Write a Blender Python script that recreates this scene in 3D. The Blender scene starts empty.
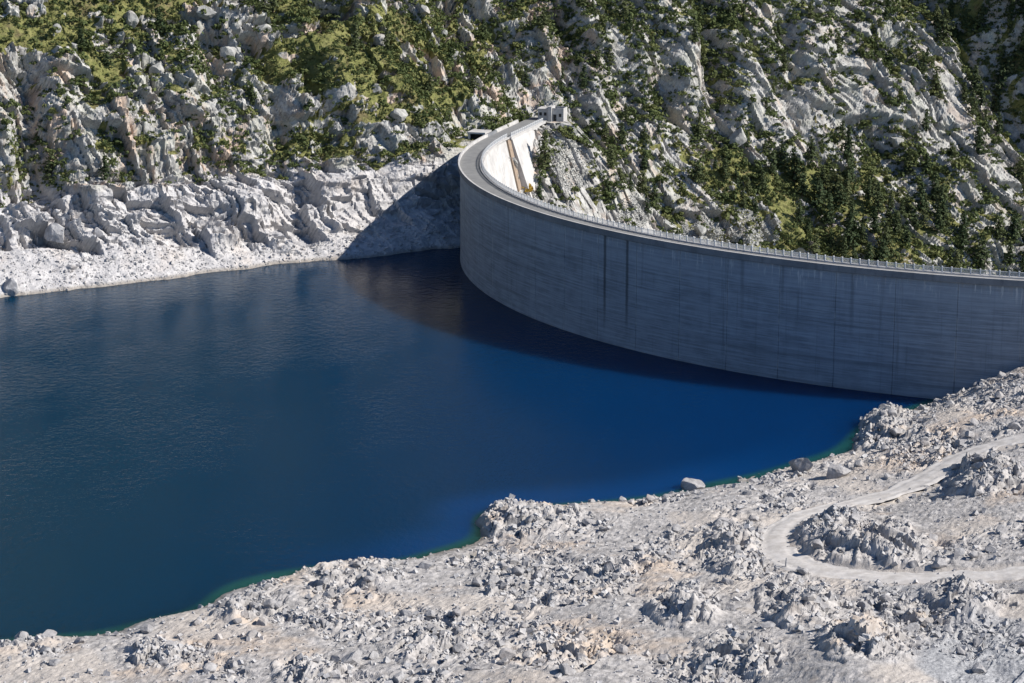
import bpy, math, random
import numpy as np
from mathutils import Vector

# ------------------------------------------------------------------ camera, sky, sun, exposure
SC = bpy.context.scene
COL = SC.collection
F_PX, PITCH, CAMZ = 2300.0, math.radians(13.34), 124.5
cam_d = bpy.data.cameras.new('camera'); cam = bpy.data.objects.new('camera', cam_d); COL.objects.link(cam)
cam.location = (0, 0, CAMZ); cam.rotation_euler = (math.pi/2 - PITCH, 0, 0)
cam_d.sensor_width = 36.0; cam_d.lens = 36.0*F_PX/1024.0; cam_d.clip_start = 1.0; cam_d.clip_end = 6000.0
SC.camera = cam
SUN_EL = math.radians(38.0); SUN_H = (0.985, -0.17)          # horizontal direction towards the sun
w = bpy.data.worlds.new('World'); SC.world = w; w.use_nodes = True
nt = w.node_tree; sky = nt.nodes.new('ShaderNodeTexSky'); sky.sky_type = 'NISHITA'; sky.sun_disc = False
sky.sun_elevation = SUN_EL; sky.sun_rotation = math.atan2(SUN_H[0], SUN_H[1]); sky.altitude = 2100; sky.air_density = 1.0; sky.dust_density = 0.0; sky.ozone_density = 6.0
nt.links.new(sky.outputs[0], nt.nodes['Background'].inputs[0]); nt.nodes['Background'].inputs[1].default_value = 0.085
sd = bpy.data.lights.new('sun', 'SUN'); sd.energy = 5.0; sd.angle = math.radians(0.53); sd.color = (1.0, 0.95, 0.88)
sun = bpy.data.objects.new('sun', sd); COL.objects.link(sun)
sdir = Vector((SUN_H[0]*math.cos(SUN_EL), SUN_H[1]*math.cos(SUN_EL), math.sin(SUN_EL)))
sun.rotation_euler = sdir.to_track_quat('Z', 'Y').to_euler(); sun.location = (300, 300, 300)
SC.view_settings.view_transform = 'Standard'; SC.view_settings.look = 'None'; SC.view_settings.gamma = 1.0
SC.view_settings.exposure = 0.44; SC.view_settings.use_curve_mapping = False
SC.render.engine = 'CYCLES'; SC.cycles.max_bounces = 5; SC.cycles.diffuse_bounces = 1; SC.cycles.glossy_bounces = 2

# ------------------------------------------------------------------ camera maths used to survey positions from the photograph
CP, SP = math.cos(PITCH), math.sin(PITCH)
def unproj(px, py, z):
    u = (px-512)/F_PX; v = (py-341.5)/F_PX
    t = (CAMZ-z)/(SP+v*CP)
    return np.array([u*t, (CP-v*SP)*t, z])
def project(P):
    x, y, z = P[..., 0], P[..., 1], P[..., 2]-CAMZ
    zc = y*CP-z*SP; yc = y*SP+z*CP
    return 512+F_PX*x/zc, 341.5-F_PX*yc/zc, zc

# ------------------------------------------------------------------ numpy noise
def hsh(ix, iy, seed):
    with np.errstate(over='ignore'):
        h = (ix.astype(np.int64)*374761393+iy.astype(np.int64)*668265263+seed*974634777).astype(np.uint32)
        h = (h ^ (h >> np.uint32(13)))*np.uint32(1274126177)
        h = (h ^ (h >> np.uint32(15)))*np.uint32(2246822519)
        h = h ^ (h >> np.uint32(16))
    return h.astype(np.float32)/np.float32(4294967296.0)
def vnoise(x, y, seed=0):
    ix = np.floor(x); iy = np.floor(y); fx = (x-ix).astype(np.float32); fy = (y-iy).astype(np.float32)
    fx = fx*fx*fx*(fx*(fx*6-15)+10); fy = fy*fy*fy*(fy*(fy*6-15)+10)
    a = hsh(ix, iy, seed); b = hsh(ix+1, iy, seed); c = hsh(ix, iy+1, seed); d = hsh(ix+1, iy+1, seed)
    return (a+(b-a)*fx+(c-a)*fy+(a-b-c+d)*fx*fy)*2-1
def fbm(x, y, octs=4, seed=0, gain=.5):
    s = 0; a = 1.0; n = 0
    for o in range(octs):
        s = s+a*vnoise(x, y, seed+o*17); n += a; a *= gain
        x, y = (x*.8-y*.6)*2.03, (x*.6+y*.8)*2.03
    return s/n
def bumps(x, y, seed, k=5, lo=.5, hi=1.7):
    """angular boulder field: upper envelope of convex polyhedral caps, one per jittered cell"""
    ix0 = np.floor(x); iy0 = np.floor(y); best = np.full(x.shape, -9, np.float32)
    for dx in (-1, 0, 1):
        for dy in (-1, 0, 1):
            ix = ix0+dx; iy = iy0+dy
            ex = (x-ix-hsh(ix, iy, seed)).astype(np.float32); ey = (y-iy-hsh(ix, iy, seed+1)).astype(np.float32)
            off = hsh(ix, iy, seed+2)*.9; rot = hsh(ix, iy, seed+3)*6.283
            m = np.full(x.shape, -9, np.float32)
            for j in range(k):
                an = rot+6.283*j/k; sl = lo+(hi-lo)*hsh(ix, iy, seed+5+j)
                m = np.maximum(m, (np.cos(an)*ex+np.sin(an)*ey)*sl)
            tilt = (hsh(ix, iy, seed+31)-.5)*ex+(hsh(ix, iy, seed+32)-.5)*ey
            h = np.minimum(off-m+.42, off+.12+tilt*.9)
            best = np.maximum(best, h)
    return best-.6
def steps(x, y, seed, tilt=1.0, bias=0.0, soft=.1):
    """fractured blocks: each jittered cell is one tilted plane at its own height, with steep but finite sides"""
    ix0 = np.floor(x); iy0 = np.floor(y)
    f1 = np.full(x.shape, 9, np.float32); f2 = f1.copy(); h1 = np.zeros(x.shape, np.float32); h2 = h1.copy()
    for dx in (-1, 0, 1):
        for dy in (-1, 0, 1):
            ix = ix0+dx; iy = iy0+dy
            ex = (x-ix-hsh(ix, iy, seed)).astype(np.float32); ey = (y-iy-hsh(ix, iy, seed+1)).astype(np.float32)
            d = np.abs(ex)*.7+np.hypot(ex, ey)*.6
            h = hsh(ix, iy, seed+2)*2-1+tilt*((hsh(ix, iy, seed+3)*2-1-bias)*ex+(hsh(ix, iy, seed+4)*2-1)*ey)
            near = d < f1; sec = (~near) & (d < f2)
            h2 = np.where(near, h1, np.where(sec, h, h2)); f2 = np.where(near, f1, np.where(sec, d, f2))
            h1 = np.where(near, h, h1); f1 = np.where(near, d, f1)
    k = np.clip((f2-f1)/soft, 0, 1)
    return h1*(.5+.5*k)+h2*(.5-.5*k), f2-f1
def joints(x, y, seed, tilt=.6, bias=.25, soft=.08):
    """jointed rock: columns of unequal width cut by cross joints into long angular blocks, each a tilted plane"""
    k = np.floor(x); b = .12+.76*hsh(k, k*0, seed); i = np.where(x-k >= b, k, k-1)
    left = i+.12+.76*hsh(i, i*0, seed); ux = (x-left).astype(np.float32)
    def column(i_, u_):
        v = y*(.65+.8*hsh(i_, i_*0+3, seed+4))+hsh(i_, i_*0+5, seed+6)*37
        kk = np.floor(v); bb = .12+.76*hsh(kk, i_, seed+1); j = np.where(v-kk >= bb, kk, kk-1); t = (v-(j+.12+.76*hsh(j, i_, seed+1))).astype(np.float32)
        def plane(jj, tt): return hsh(i_, jj, seed+2)*2-1+tilt*((hsh(i_, jj, seed+3)*2-1-bias)*u_+(hsh(i_, jj, seed+8)*2-1)*(tt-.5))*1.3
        q = np.clip(t/soft, 0, 1); return plane(j-1, t+1)*(1-q)+plane(j, t)*q
    q = np.clip(ux/soft, 0, 1)
    crack = np.exp(-(ux/(soft*.9))**2)*(hsh(i, i*0+9, seed+11) > .5)
    return column(i-1, ux+1)*(1-q)+column(i, ux)*q, crack
def smooth(a, b, x):
    t = np.clip((x-a)/(b-a), 0, 1); return t*t*(3-2*t)

# ------------------------------------------------------------------ mesh and object helpers
def raw_mesh(name, V, Q, mats=(), attrs=None, smooth_shade=False):
    """V (n,3), Q (m,3|4) -> mesh, fast"""
    V = np.asarray(V, np.float32); Q = np.asarray(Q, np.int32)
    me = bpy.data.meshes.new(name); k = Q.shape[1]
    me.vertices.add(len(V)); me.vertices.foreach_set('co', V.ravel())
    me.loops.add(Q.size); me.loops.foreach_set('vertex_index', Q.ravel())
    me.polygons.add(len(Q)); me.polygons.foreach_set('loop_start', np.arange(0, Q.size, k, dtype=np.int32))
    try: me.polygons.foreach_set('loop_total', np.full(len(Q), k, np.int32))
    except Exception: pass
    me.polygons.foreach_set('use_smooth', np.full(len(Q), bool(smooth_shade)))
    me.update(calc_edges=True)
    for n, a in (attrs or {}).items():
        at = me.attributes.new(n, 'FLOAT', 'POINT'); at.data.foreach_set('value', np.asarray(a, np.float32).ravel())
    for m in mats: me.materials.append(m)
    return me
def sub_mesh(name, V, Q, mats, attrs):
    u, inv = np.unique(Q, return_inverse=True)
    return raw_mesh(name, V[u], inv.reshape(Q.shape), mats, {k: a[u] for k, a in attrs.items()})
def link(name, me, parent=None, label=None, cat=None, group=None, kind=None, loc=None):
    o = bpy.data.objects.new(name, me); COL.objects.link(o)
    if parent is not None: o.parent = parent
    if loc is not None: o.location = loc
    if label: o['label'] = label
    if cat: o['category'] = cat
    if group: o['group'] = group
    if kind: o['kind'] = kind
    return o
class MB:
    def __init__(s): s.v = []; s.f = []
    def add(s, vs, fs):
        b = len(s.v); s.v += [tuple(v) for v in vs]; s.f += [tuple(b+i for i in f) for f in fs]
    def box(s, c, sx, sy, sz, ux=(1, 0, 0), uy=(0, 1, 0)):
        c = np.array(c, float); ux = np.array(ux, float); uy = np.array(uy, float); uz = np.array((0, 0, 1.0))
        vs = [c+ux*sx*a/2+uy*sy*b/2+uz*sz*d/2 for d in (-1, 1) for a, b in ((-1, -1), (1, -1), (1, 1), (-1, 1))]
        s.add(vs, [(3, 2, 1, 0), (4, 5, 6, 7), (0, 1, 5, 4), (1, 2, 6, 5), (2, 3, 7, 6), (3, 0, 4, 7)])
    def tube(s, p, q, r0, r1, n=6):
        p = np.array(p, float); q = np.array(q, float); d = q-p; d /= np.linalg.norm(d)
        a = np.cross(d, (0, 0, 1) if abs(d[2]) < .9 else (1, 0, 0)); a /= np.linalg.norm(a); b = np.cross(d, a)
        vs = [p+(a*math.cos(t)+b*math.sin(t))*r0 for t in np.arange(n)*2*math.pi/n]+[q+(a*math.cos(t)+b*math.sin(t))*r1 for t in np.arange(n)*2*math.pi/n]
        s.add(vs, [(i, (i+1) % n, n+(i+1) % n, n+i) for i in range(n)]+[tuple(range(n-1, -1, -1)), tuple(range(n, 2*n))])
    def mesh(s, name, mat=None):
        me = bpy.data.meshes.new(name); me.from_pydata(s.v, [], s.f); me.update()
        if mat: me.materials.append(mat)
        return me

# ------------------------------------------------------------------ materials
class NT:
    """tiny node-graph builder"""
    def __init__(s, name):
        s.m = bpy.data.materials.new(name); s.m.use_nodes = True; s.t = s.m.node_tree
        s.b = s.t.nodes['Principled BSDF']; s.pos = s.n('ShaderNodeNewGeometry').outputs['Position']
    def n(s, ty, **kw):
        nd = s.t.nodes.new(ty)
        for k, v in kw.items(): setattr(nd, k, v)
        return nd
    def l(s, a, b): s.t.links.new(a, b)
    def setin(s, sock, v):
        if isinstance(v, bpy.types.NodeSocket): s.l(v, sock)
        elif isinstance(v, tuple) and sock.type == 'RGBA': sock.default_value = (*v, 1) if len(v) == 3 else v
        else: sock.default_value = v
    def noise(s, vec, scale, det=3, rough=.55, warp=0):
        nd = s.n('ShaderNodeTexNoise'); s.setin(nd.inputs['Vector'], vec); nd.inputs['Scale'].default_value = scale
        nd.inputs['Detail'].default_value = det; nd.inputs['Roughness'].default_value = rough; nd.inputs['Distortion'].default_value = warp
        return nd.outputs['Fac']
    def voro(s, vec, scale, feat='F1', out='Distance'):
        nd = s.n('ShaderNodeTexVoronoi', feature=feat); s.setin(nd.inputs['Vector'], vec); nd.inputs['Scale'].default_value = scale
        return nd.outputs[out]
    def stretch(s, vec, sc):
        nd = s.n('ShaderNodeVectorMath', operation='MULTIPLY'); s.setin(nd.inputs[0], vec); nd.inputs[1].default_value = sc
        return nd.outputs[0]
    def ramp(s, fac, a, b):
        nd = s.n('ShaderNodeMapRange', interpolation_type='SMOOTHSTEP'); s.setin(nd.inputs[0], fac); nd.inputs[1].default_value = a; nd.inputs[2].default_value = b
        return nd.outputs[0]
    def math(s, op, a, b=0.0):
        nd = s.n('ShaderNodeMath', operation=op); s.setin(nd.inputs[0], a); s.setin(nd.inputs[1], b); return nd.outputs[0]
    def mix(s, fac, a, b, mode='MIX'):
        nd = s.n('ShaderNodeMix', data_type='RGBA', blend_type=mode); s.setin(nd.inputs[0], fac); s.setin(nd.inputs[6], a); s.setin(nd.inputs[7], b)
        return nd.outputs[2]
    def attr(s, name): return s.n('ShaderNodeAttribute', attribute_name=name).outputs['Fac']
    def xyz(s, vec): 
        nd = s.n('ShaderNodeSeparateXYZ'); s.setin(nd.inputs[0], vec); return nd.outputs
    def bump(s, h, strength, dist, prev=None):
        nd = s.n('ShaderNodeBump'); s.setin(nd.inputs['Height'], h); nd.inputs['Strength'].default_value = strength; nd.inputs['Distance'].default_value = dist
        if prev: s.l(prev, nd.inputs['Normal'])
        return nd.outputs[0]
    def out(s, col, rough=.9, normal=None, spec=.2):
        s.setin(s.b.inputs['Base Color'], col); s.setin(s.b.inputs['Roughness'], rough); s.b.inputs['Specular IOR Level'].default_value = spec
        if normal: s.l(normal, s.b.inputs['Normal'])
        return s.m
HIGH_WATER = 21.5
DC = np.array([155.56, 628.73]); DR = 169.85
A_LEFT, A_RIGHT = math.radians(163.2), math.radians(262.0)     # measured about the arch centre
def arc_u(px, py): q = unproj(px, py, 26); return (math.atan2(q[1]-DC[1], q[0]-DC[0]) % (2*math.pi))*DR
SEEP = [(arc_u(612, 232), 4, .75), (arc_u(632.5, 237), 3, .75), (arc_u(500, 205), 12, .3), (arc_u(741, 258), 12, .3), (arc_u(851, 272), 10, .35), (arc_u(786, 262), 14, .3)]
def rock_far():
    g = NT('mountain_rock'); P = g.pos; z = g.xyz(P)[2]; x = g.xyz(P)[0]
    base = g.mix(g.ramp(g.noise(P, .35, 5, .6), .32, .68), (.26, .25, .235), (.50, .49, .465))
    base = g.mix(g.ramp(g.noise(P, 1.6, 4, .65), .5, .75), base, (.58, .57, .54))
    lich = g.math('MULTIPLY', g.ramp(g.noise(P, .12, 4, .6), .47, .62), .5)
    base = g.mix(lich, base, (.44, .44, .37))
    warm = g.math('MULTIPLY', g.ramp(g.noise(g.stretch(P, (1, 1, .5)), .11, 4, .65), .50, .64), .85)
    warm = g.math('MULTIPLY', warm, g.math('SUBTRACT', 1.0, g.math('MULTIPLY', g.ramp(x, 0, 60), .55)))
    base = g.mix(warm, base, (.52, .39, .30))
    spk = g.math('MULTIPLY', g.ramp(g.noise(P, 1.1, 6, .75), .52, .62), .62)
    base = g.mix(spk, base, (.20, .20, .19))
    stain = g.math('MULTIPLY', g.ramp(g.noise(g.stretch(P, (1, 1, .22)), .9, 4, .7), .58, .74), .4)
    base = g.mix(stain, base, (.13, .13, .125))
    lev = g.math('ADD', z, g.math('MULTIPLY', g.math('SUBTRACT', g.noise(P, .15, 3), .5), 4.0))
    bl = g.math('SUBTRACT', 1.0, g.ramp(lev, HIGH_WATER-1.2, HIGH_WATER+1.0))
    bl = g.math('MULTIPLY', bl, g.math('SUBTRACT', 1.0, g.ramp(x, -4, 0)))
    pale = g.mix(g.ramp(g.noise(P, .5, 5, .65), .3, .7), (.40, .39, .395), (.56, .545, .535))
    pale = g.mix(g.math('MULTIPLY', g.ramp(g.noise(P, 1.3, 6, .75), .54, .66), .3), pale, (.29, .28, .29))
    pale = g.mix(g.math('MULTIPLY', g.ramp(g.noise(P, .09, 3), .5, .7), .4), pale, (.52, .45, .39))
    base = g.mix(bl, base, pale)
    base = g.mix(g.math('MULTIPLY', g.ramp(z, 1.1, .2), g.math('MULTIPLY', g.math('SUBTRACT', 1.0, g.ramp(x, -4, 0)), .6)), base, (.20, .165, .12))
    v = g.attr('veg')
    grass = g.mix(g.ramp(g.noise(P, .5, 4, .7), .3, .7), (.138, .150, .048), (.225, .215, .088))
    grass = g.mix(g.ramp(g.noise(P, .13, 3, .6), .52, .72), grass, (.17, .14, .075))
    grass = g.mix(g.ramp(g.noise(P, 1.4, 3, .7), .56, .72), grass, (.06, .075, .024))
    vv = g.ramp(g.math('ADD', v, g.math('MULTIPLY', g.math('SUBTRACT', g.noise(P, .8, 4, .7), .5), .9)), .42, .6)
    base = g.mix(vv, base, grass)
    nb = g.bump(g.noise(P, 2.2, 5, .7), .55, .35)
    return g.out(base, .95, nb, .12)
def rock_near(name='shore_rock', lo=(.25, .238, .23), hi=(.51, .485, .465), tan=.8, dirt=True):
    g = NT(name); P = g.pos
    base = g.mix(g.ramp(g.noise(P, .6, 6, .68), .3, .68), lo, hi)
    base = g.mix(g.math('MULTIPLY', g.ramp(g.noise(P, 3.5, 4, .7), .5, .75), .5), base, (.58, .57, .565))
    base = g.mix(g.math('MULTIPLY', g.ramp(g.noise(P, .055, 4, .6), .5, .68), tan), base, (.52, .42, .33))
    base = g.mix(g.math('MULTIPLY', g.ramp(g.noise(g.stretch(P, (1, 1, .4)), .8, 4, .7), .57, .72), .4), base, (.20, .195, .20))
    if dirt:
        v = g.attr('dirt')
        dc = g.mix(g.ramp(g.noise(P, 1.3, 5, .7), .3, .7), (.43, .385, .34), (.55, .50, .45))
        base = g.mix(g.math('MULTIPLY', g.ramp(v, .3, .9), .8), base, dc)
        gv = g.attr('gravel')
        gc = g.mix(g.ramp(g.noise(P, 2.6, 4, .8), .35, .65), (.22, .225, .235), (.46, .46, .465))
        base = g.mix(gv, base, gc)
        wet = g.ramp(g.xyz(P)[2], .8, .15)
        base = g.mix(g.math('MULTIPLY', wet, .55), base, (.13, .12, .10))
    nb = g.bump(g.noise(P, 3.0, 5, .75), .6, .25)
    return g.out(base, .95, nb, .1)
def concrete(name, a, b, streak=True):
    g = NT(name); uv = g.n('ShaderNodeUVMap', uv_map='uv').outputs[0]; P = g.pos; z = g.xyz(P)[2]
    base = g.mix(g.ramp(g.noise(P, .25, 4, .6), .3, .7), a, b)
    if streak:
        lift = g.noise(g.stretch(uv, (.03, 1.0, 1)), 2.4, 5, .75)
        base = g.mix(g.math('MULTIPLY', g.ramp(lift, .40, .64), .62), base, tuple(c*1.5 for c in b))
        lift2 = g.noise(g.stretch(uv, (.012, .55, 1)), 1.0, 3, .6)
        base = g.mix(g.math('MULTIPLY', g.ramp(lift2, .52, .7), .4), base, tuple(c*.62 for c in a))
        ver = g.noise(g.stretch(uv, (1.0, .035, 1)), .55, 4, .7)
        base = g.mix(g.math('MULTIPLY', g.ramp(ver, .54, .72), .55), base, tuple(c*.62 for c in a))
        drip = g.noise(g.stretch(uv, (1.0, .09, 1)), 1.3, 4, .7)
        top = g.ramp(g.math('ADD', z, g.math('MULTIPLY', g.noise(g.stretch(uv, (1, .01, 1)), .35, 3), 9.0)), 25.5, 30)
        base = g.mix(g.math('MULTIPLY', g.ramp(drip, .55, .64), g.math('MULTIPLY', top, .9)), base, (.62, .61, .60))
        rust = g.noise(g.stretch(uv, (1.0, .12, 1)), .7, 4, .7)
        base = g.mix(g.math('MULTIPLY', g.ramp(rust, .5, .68), g.math('MULTIPLY', g.ramp(z, 22, 26), .6)), base, (.30, .22, .17))
        bathtub = g.ramp(g.math('ADD', z, g.math('MULTIPLY', g.noise(g.stretch(uv, (.05, 1, 1)), 1.0, 3), 2.0)), 20.6, 22.2)
        base = g.mix(g.math('MULTIPLY', bathtub, .30), base, tuple(c*1.35 for c in b))
        u = g.xyz(uv)[0]; wob = g.math('MULTIPLY', g.math('SUBTRACT', g.noise(g.stretch(uv, (.2, 1, 1)), .5, 3, .7), .5), .35)
        fr = g.math('FRACT', g.math('DIVIDE', g.math('SUBTRACT', u, A_LEFT*DR), (A_RIGHT-A_LEFT)*DR/22)); fr = g.math('MINIMUM', fr, g.math('SUBTRACT', 1.0, fr))
        lime = g.math('MULTIPLY', g.ramp(fr, .028, .008), g.ramp(g.noise(g.stretch(uv, (.03, .22, 1)), 1.0, 4, .7), .45, .62))
        base = g.mix(g.math('MULTIPLY', lime, .5), base, (.46, .47, .48))
        for us, zl, st in SEEP:
            dd = g.math('ABSOLUTE', g.math('ADD', g.math('SUBTRACT', u, us), wob))
            fac = g.math('MULTIPLY', g.ramp(dd, .75, .05), g.ramp(g.math('ADD', z, g.math('MULTIPLY', g.noise(uv, .5, 4, .7), 9.0)), zl+2, zl+15))
            base = g.mix(g.math('MULTIPLY', fac, st), base, (.045, .047, .052))
        nb = g.bump(lift, .5, .12)
    else:
        base = g.mix(g.math('MULTIPLY', g.ramp(g.noise(g.stretch(P, (1, 1, .15)), .8, 4, .7), .5, .72), .4), base, tuple(c*.6 for c in a))
        nb = g.bump(g.noise(P, 2.0, 4, .6), .3, .1)
    return g.out(base, .9, nb, .15)
def plain(name, a, b, sc=1.0, rough=.85, bump=.3):
    g = NT(name); base = g.mix(g.ramp(g.noise(g.pos, sc, 4, .65), .3, .7), a, b)
    return g.out(base, rough, g.bump(g.noise(g.pos, sc*4, 3), bump, .05), .2)
def foliage(name, a, b, c):
    g = NT(name); r = g.n('ShaderNodeObjectInfo').outputs['Random']
    col = g.mix(g.ramp(g.noise(g.pos, .6, 3, .6), .3, .7), a, b)
    col = g.mix(g.math('MULTIPLY', g.ramp(r, .2, 1.0), .85), col, c)
    col = g.mix(g.math('MULTIPLY', g.ramp(g.noise(g.pos, .07, 2), .5, .7), .4), col, c)
    g.out(col, .8, None, .15)
    tr = g.n('ShaderNodeBsdfTranslucent'); g.setin(tr.inputs[0], col)
    mx = g.n('ShaderNodeMixShader'); mx.inputs[0].default_value = .18
    g.l(g.b.outputs[0], mx.inputs[1]); g.l(tr.outputs[0], mx.inputs[2]); g.l(mx.outputs[0], g.t.nodes['Material Output'].inputs[0])
    return g.m
def water_mat():
    g = NT('lake_water'); P = g.pos; d = g.attr('depth')
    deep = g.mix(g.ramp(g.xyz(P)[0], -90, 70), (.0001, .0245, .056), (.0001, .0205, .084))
    mid = (.0004, .040, .15)  # sunlight scattered in the shallows, painted as a brighter blue water colour
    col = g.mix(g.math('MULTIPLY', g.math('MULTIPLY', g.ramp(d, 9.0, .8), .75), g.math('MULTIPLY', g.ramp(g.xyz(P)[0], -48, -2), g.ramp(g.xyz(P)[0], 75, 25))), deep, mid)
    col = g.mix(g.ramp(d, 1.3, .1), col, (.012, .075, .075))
    patch = g.ramp(g.noise(g.stretch(P, (1, .5, 1)), .03, 3, .6), .35, .65)
    n1 = g.noise(g.stretch(P, (1.0, .8, 1)), .55, 4, .6); n2 = g.noise(P, 1.7, 3, .6)
    h = g.math('ADD', n1, g.math('MULTIPLY', n2, .35))
    nb = g.bump(g.math('MULTIPLY', h, g.math('ADD', patch, .55)),   .32, .35)
    m = g.out(col, .06, nb, .4); g.b.subsurface_method = 'BURLEY'; g.b.inputs['IOR'].default_value = 1.16
    g.b.inputs['Subsurface Weight'].default_value = 1.0; g.b.inputs['Subsurface Radius'].default_value = (1, 1, 1); g.b.inputs['Subsurface Scale'].default_value = 14.0
    return m
M_ROCK = rock_far(); M_SHORE = rock_near(); M_STONE = rock_near('loose_stone', (.29, .285, .29), (.53, .52, .515), .3, False)
M_BOULDER = rock_near('boulder_rock', (.24, .23, .232), (.42, .41, .405), .25, False)
M_SLAB = rock_near('slope_boulder_rock', (.25, .25, .235), (.44, .435, .405), .35, False)
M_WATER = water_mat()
M_FACE = concrete('dam_concrete', (.185, .210, .242), (.250, .283, .325))  # skylight's blue on the shaded face is put into this concrete colour
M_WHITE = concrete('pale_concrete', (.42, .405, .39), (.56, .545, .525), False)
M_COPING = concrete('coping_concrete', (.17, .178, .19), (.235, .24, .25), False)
M_DECK = plain('deck_surface', (.19, .19, .19), (.24, .24, .235), .4)
M_RAIL = plain('railing_paint', (.62, .62, .62), (.72, .72, .71), 2.0, .6, .1)
M_TRACK = plain('track_dirt', (.46, .43, .40), (.61, .58, .55), .5, .95, .6)
M_BROWN = plain('brown_strip', (.25, .185, .135), (.35, .275, .21), 1.5)
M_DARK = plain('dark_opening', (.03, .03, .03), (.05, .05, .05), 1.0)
M_BARK = plain('pine_bark', (.10, .07, .05), (.17, .125, .09), 3.0)
M_PINE = foliage('pine_needles', (.036, .056, .027), (.075, .102, .045), (.135, .150, .066))
M_SHRUB = foliage('shrub_leaves', (.056, .080, .031), (.112, .138, .050), (.172, .180, .068))
M_GOLD = foliage('golden_leaves', (.30, .20, .03), (.40, .27, .05), (.34, .20, .03))
M_HEATH = foliage('heath_leaves', (.13, .14, .046), (.20, .19, .075), (.22, .185, .085))

# ------------------------------------------------------------------ dam geometry constants
DC = np.array([155.56, 628.73]); DR = 169.85
Z_TOP, Z_DECK = 27.0, 26.1
A_LEFT, A_RIGHT = math.radians(163.2), math.radians(262.0)     # measured about the arch centre
def on_arc(a, r, z): return (DC[0]+r*math.cos(a), DC[1]+r*math.sin(a), z)
WING_T = np.array([math.sin(A_LEFT), -math.cos(A_LEFT)]); WING_N = np.array([math.cos(A_LEFT), math.sin(A_LEFT)])   # along the road, towards the hill
P_END = np.array(on_arc(A_LEFT, DR-2.75, 0)[:2]); WING_L = 38.0
HOUSE_C = np.array([12.4, 716.5])
def road_dist(x, y):
    """plan distance to the crest road beyond the arch and to the house pad"""
    t = np.clip((x-P_END[0])*WING_T[0]+(y-P_END[1])*WING_T[1], -14, WING_L+6)
    d = np.hypot(x-P_END[0]-WING_T[0]*t, y-P_END[1]-WING_T[1]*t)-2.9
    d = np.minimum(d, np.hypot(x-(P_END[0]+WING_T[0]*1+WING_N[0]*6.8), y-(P_END[1]+WING_T[1]*1+WING_N[1]*6.8))-5.2)
    return np.minimum(d, np.hypot(x-HOUSE_C[0], y-HOUSE_C[1])-5.6)

# ------------------------------------------------------------------ far mountain slope
rng = np.random.default_rng(7)
E_DIR = np.array([.866, .5]); N_DIR = np.array([-.5, .866]); O_PT = np.array([-15.0, 641.0])
KL = np.array([(-30, -20), (0, 0), (17, 9), (23, 20), (30, 23.5), (41, 42), (78, 70), (190, 175), (420, 400)], float)
KR = np.array([(-59, -72), (-5, -36), (23, -12), (49, 12), (57, 24), (73, 47), (105, 78), (218, 180), (450, 400)], float)
TAU = np.concatenate([[0], np.cumsum(np.hypot(*np.diff((KL+KR)/2, axis=0).T))])
def smooth_knots(t, K):
    r = 0
    for o in (-2.4, 0, 2.4): r = r+np.stack([np.interp(t+o, TAU, K[:, 0]), np.interp(t+o, TAU, K[:, 1])], -1)
    return r/3
def axis(pieces):
    out = [pieces[0][0]]
    for a, b, st in pieces:
        n = max(1, int(round((b-a)/st))); out += list(np.linspace(a, b, n+1)[1:])
    return np.array(out)
S_AX = axis([(-420, -165, 6.0), (-165, -120, .6), (-120, 150, .36), (150, 275, .42), (275, 330, 1.2), (330, 700, 8.0)])
T_AX = axis([(0, TAU[1]-10, 1.2), (TAU[1]-10, TAU[6]+22, .37), (TAU[6]+22, TAU[6]+50, 1.2), (TAU[6]+50, TAU[8], 7.0)])
SS, TT = np.meshgrid(S_AX, T_AX); ns, ntau = len(S_AX), len(T_AX)
bl = smooth(24, 60, SS)[..., None]
DZ = smooth_knots(T_AX, KL)[:, None, :]*(1-bl)+smooth_knots(T_AX, KR)[:, None, :]*bl
B = np.empty(SS.shape+(3,)); B[..., 0] = O_PT[0]+E_DIR[0]*SS+N_DIR[0]*DZ[..., 0]; B[..., 1] = O_PT[1]+E_DIR[1]*SS+N_DIR[1]*DZ[..., 0]; B[..., 2] = DZ[..., 1]
rdB = road_dist(B[..., 0], B[..., 1]); sideB = (B[..., 0]-P_END[0])*WING_N[0]+(B[..., 1]-P_END[1])*WING_N[1]; twB = (B[..., 0]-P_END[0])*WING_T[0]+(B[..., 1]-P_END[1])*WING_T[1]
B[..., 2] = np.where((sideB > 0) | (twB > WING_L+5), np.minimum(B[..., 2], 25.0+1.15*np.maximum(rdB-2.5, 0)+np.maximum(0, -8-twB)*1.2), B[..., 2])
BPX, BPY, _ = project(B)
def st_of(px, py):
    d = np.abs(BPX[::3, ::3]-px)+np.abs(BPY[::3, ::3]-py); k = np.unravel_index(np.argmin(d), d.shape)
    return SS[::3, ::3][k], TT[::3, ::3][k]
GRASS = ['7655646453231133', '8755777533221244', '3534677532221134', '1333478412222113', '1322466242222112',
         '2445555203543311', '3211110002476621', '0000000002467742', '0000000002356632', '0000000003344643']
TREES = ['4444433566563579', '4444334565563479', '1334324434454368', '1332423423444347', '2433432242344335',
         '3434444106456433', '3311111005577643', '0000000025688643', '0000000013358965', '0000000023348986']
def lookup(rows, px, py):
    m = np.array([[int(c) for c in r] for r in rows], np.float32)/9
    u = np.clip(px/64-.5, 0, 14.999); v = np.clip(py/27-.5, 0, 8.999); i = u.astype(int); j = v.astype(int); fu = u-i; fv = v-j
    return (m[j, i]*(1-fu)+m[j, i+1]*fu)*(1-fv)+(m[j+1, i]*(1-fu)+m[j+1, i+1]*fu)*fv
g_map = lookup(GRASS, BPX, BPY); t_map = lookup(TREES, BPX, BPY)
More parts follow.
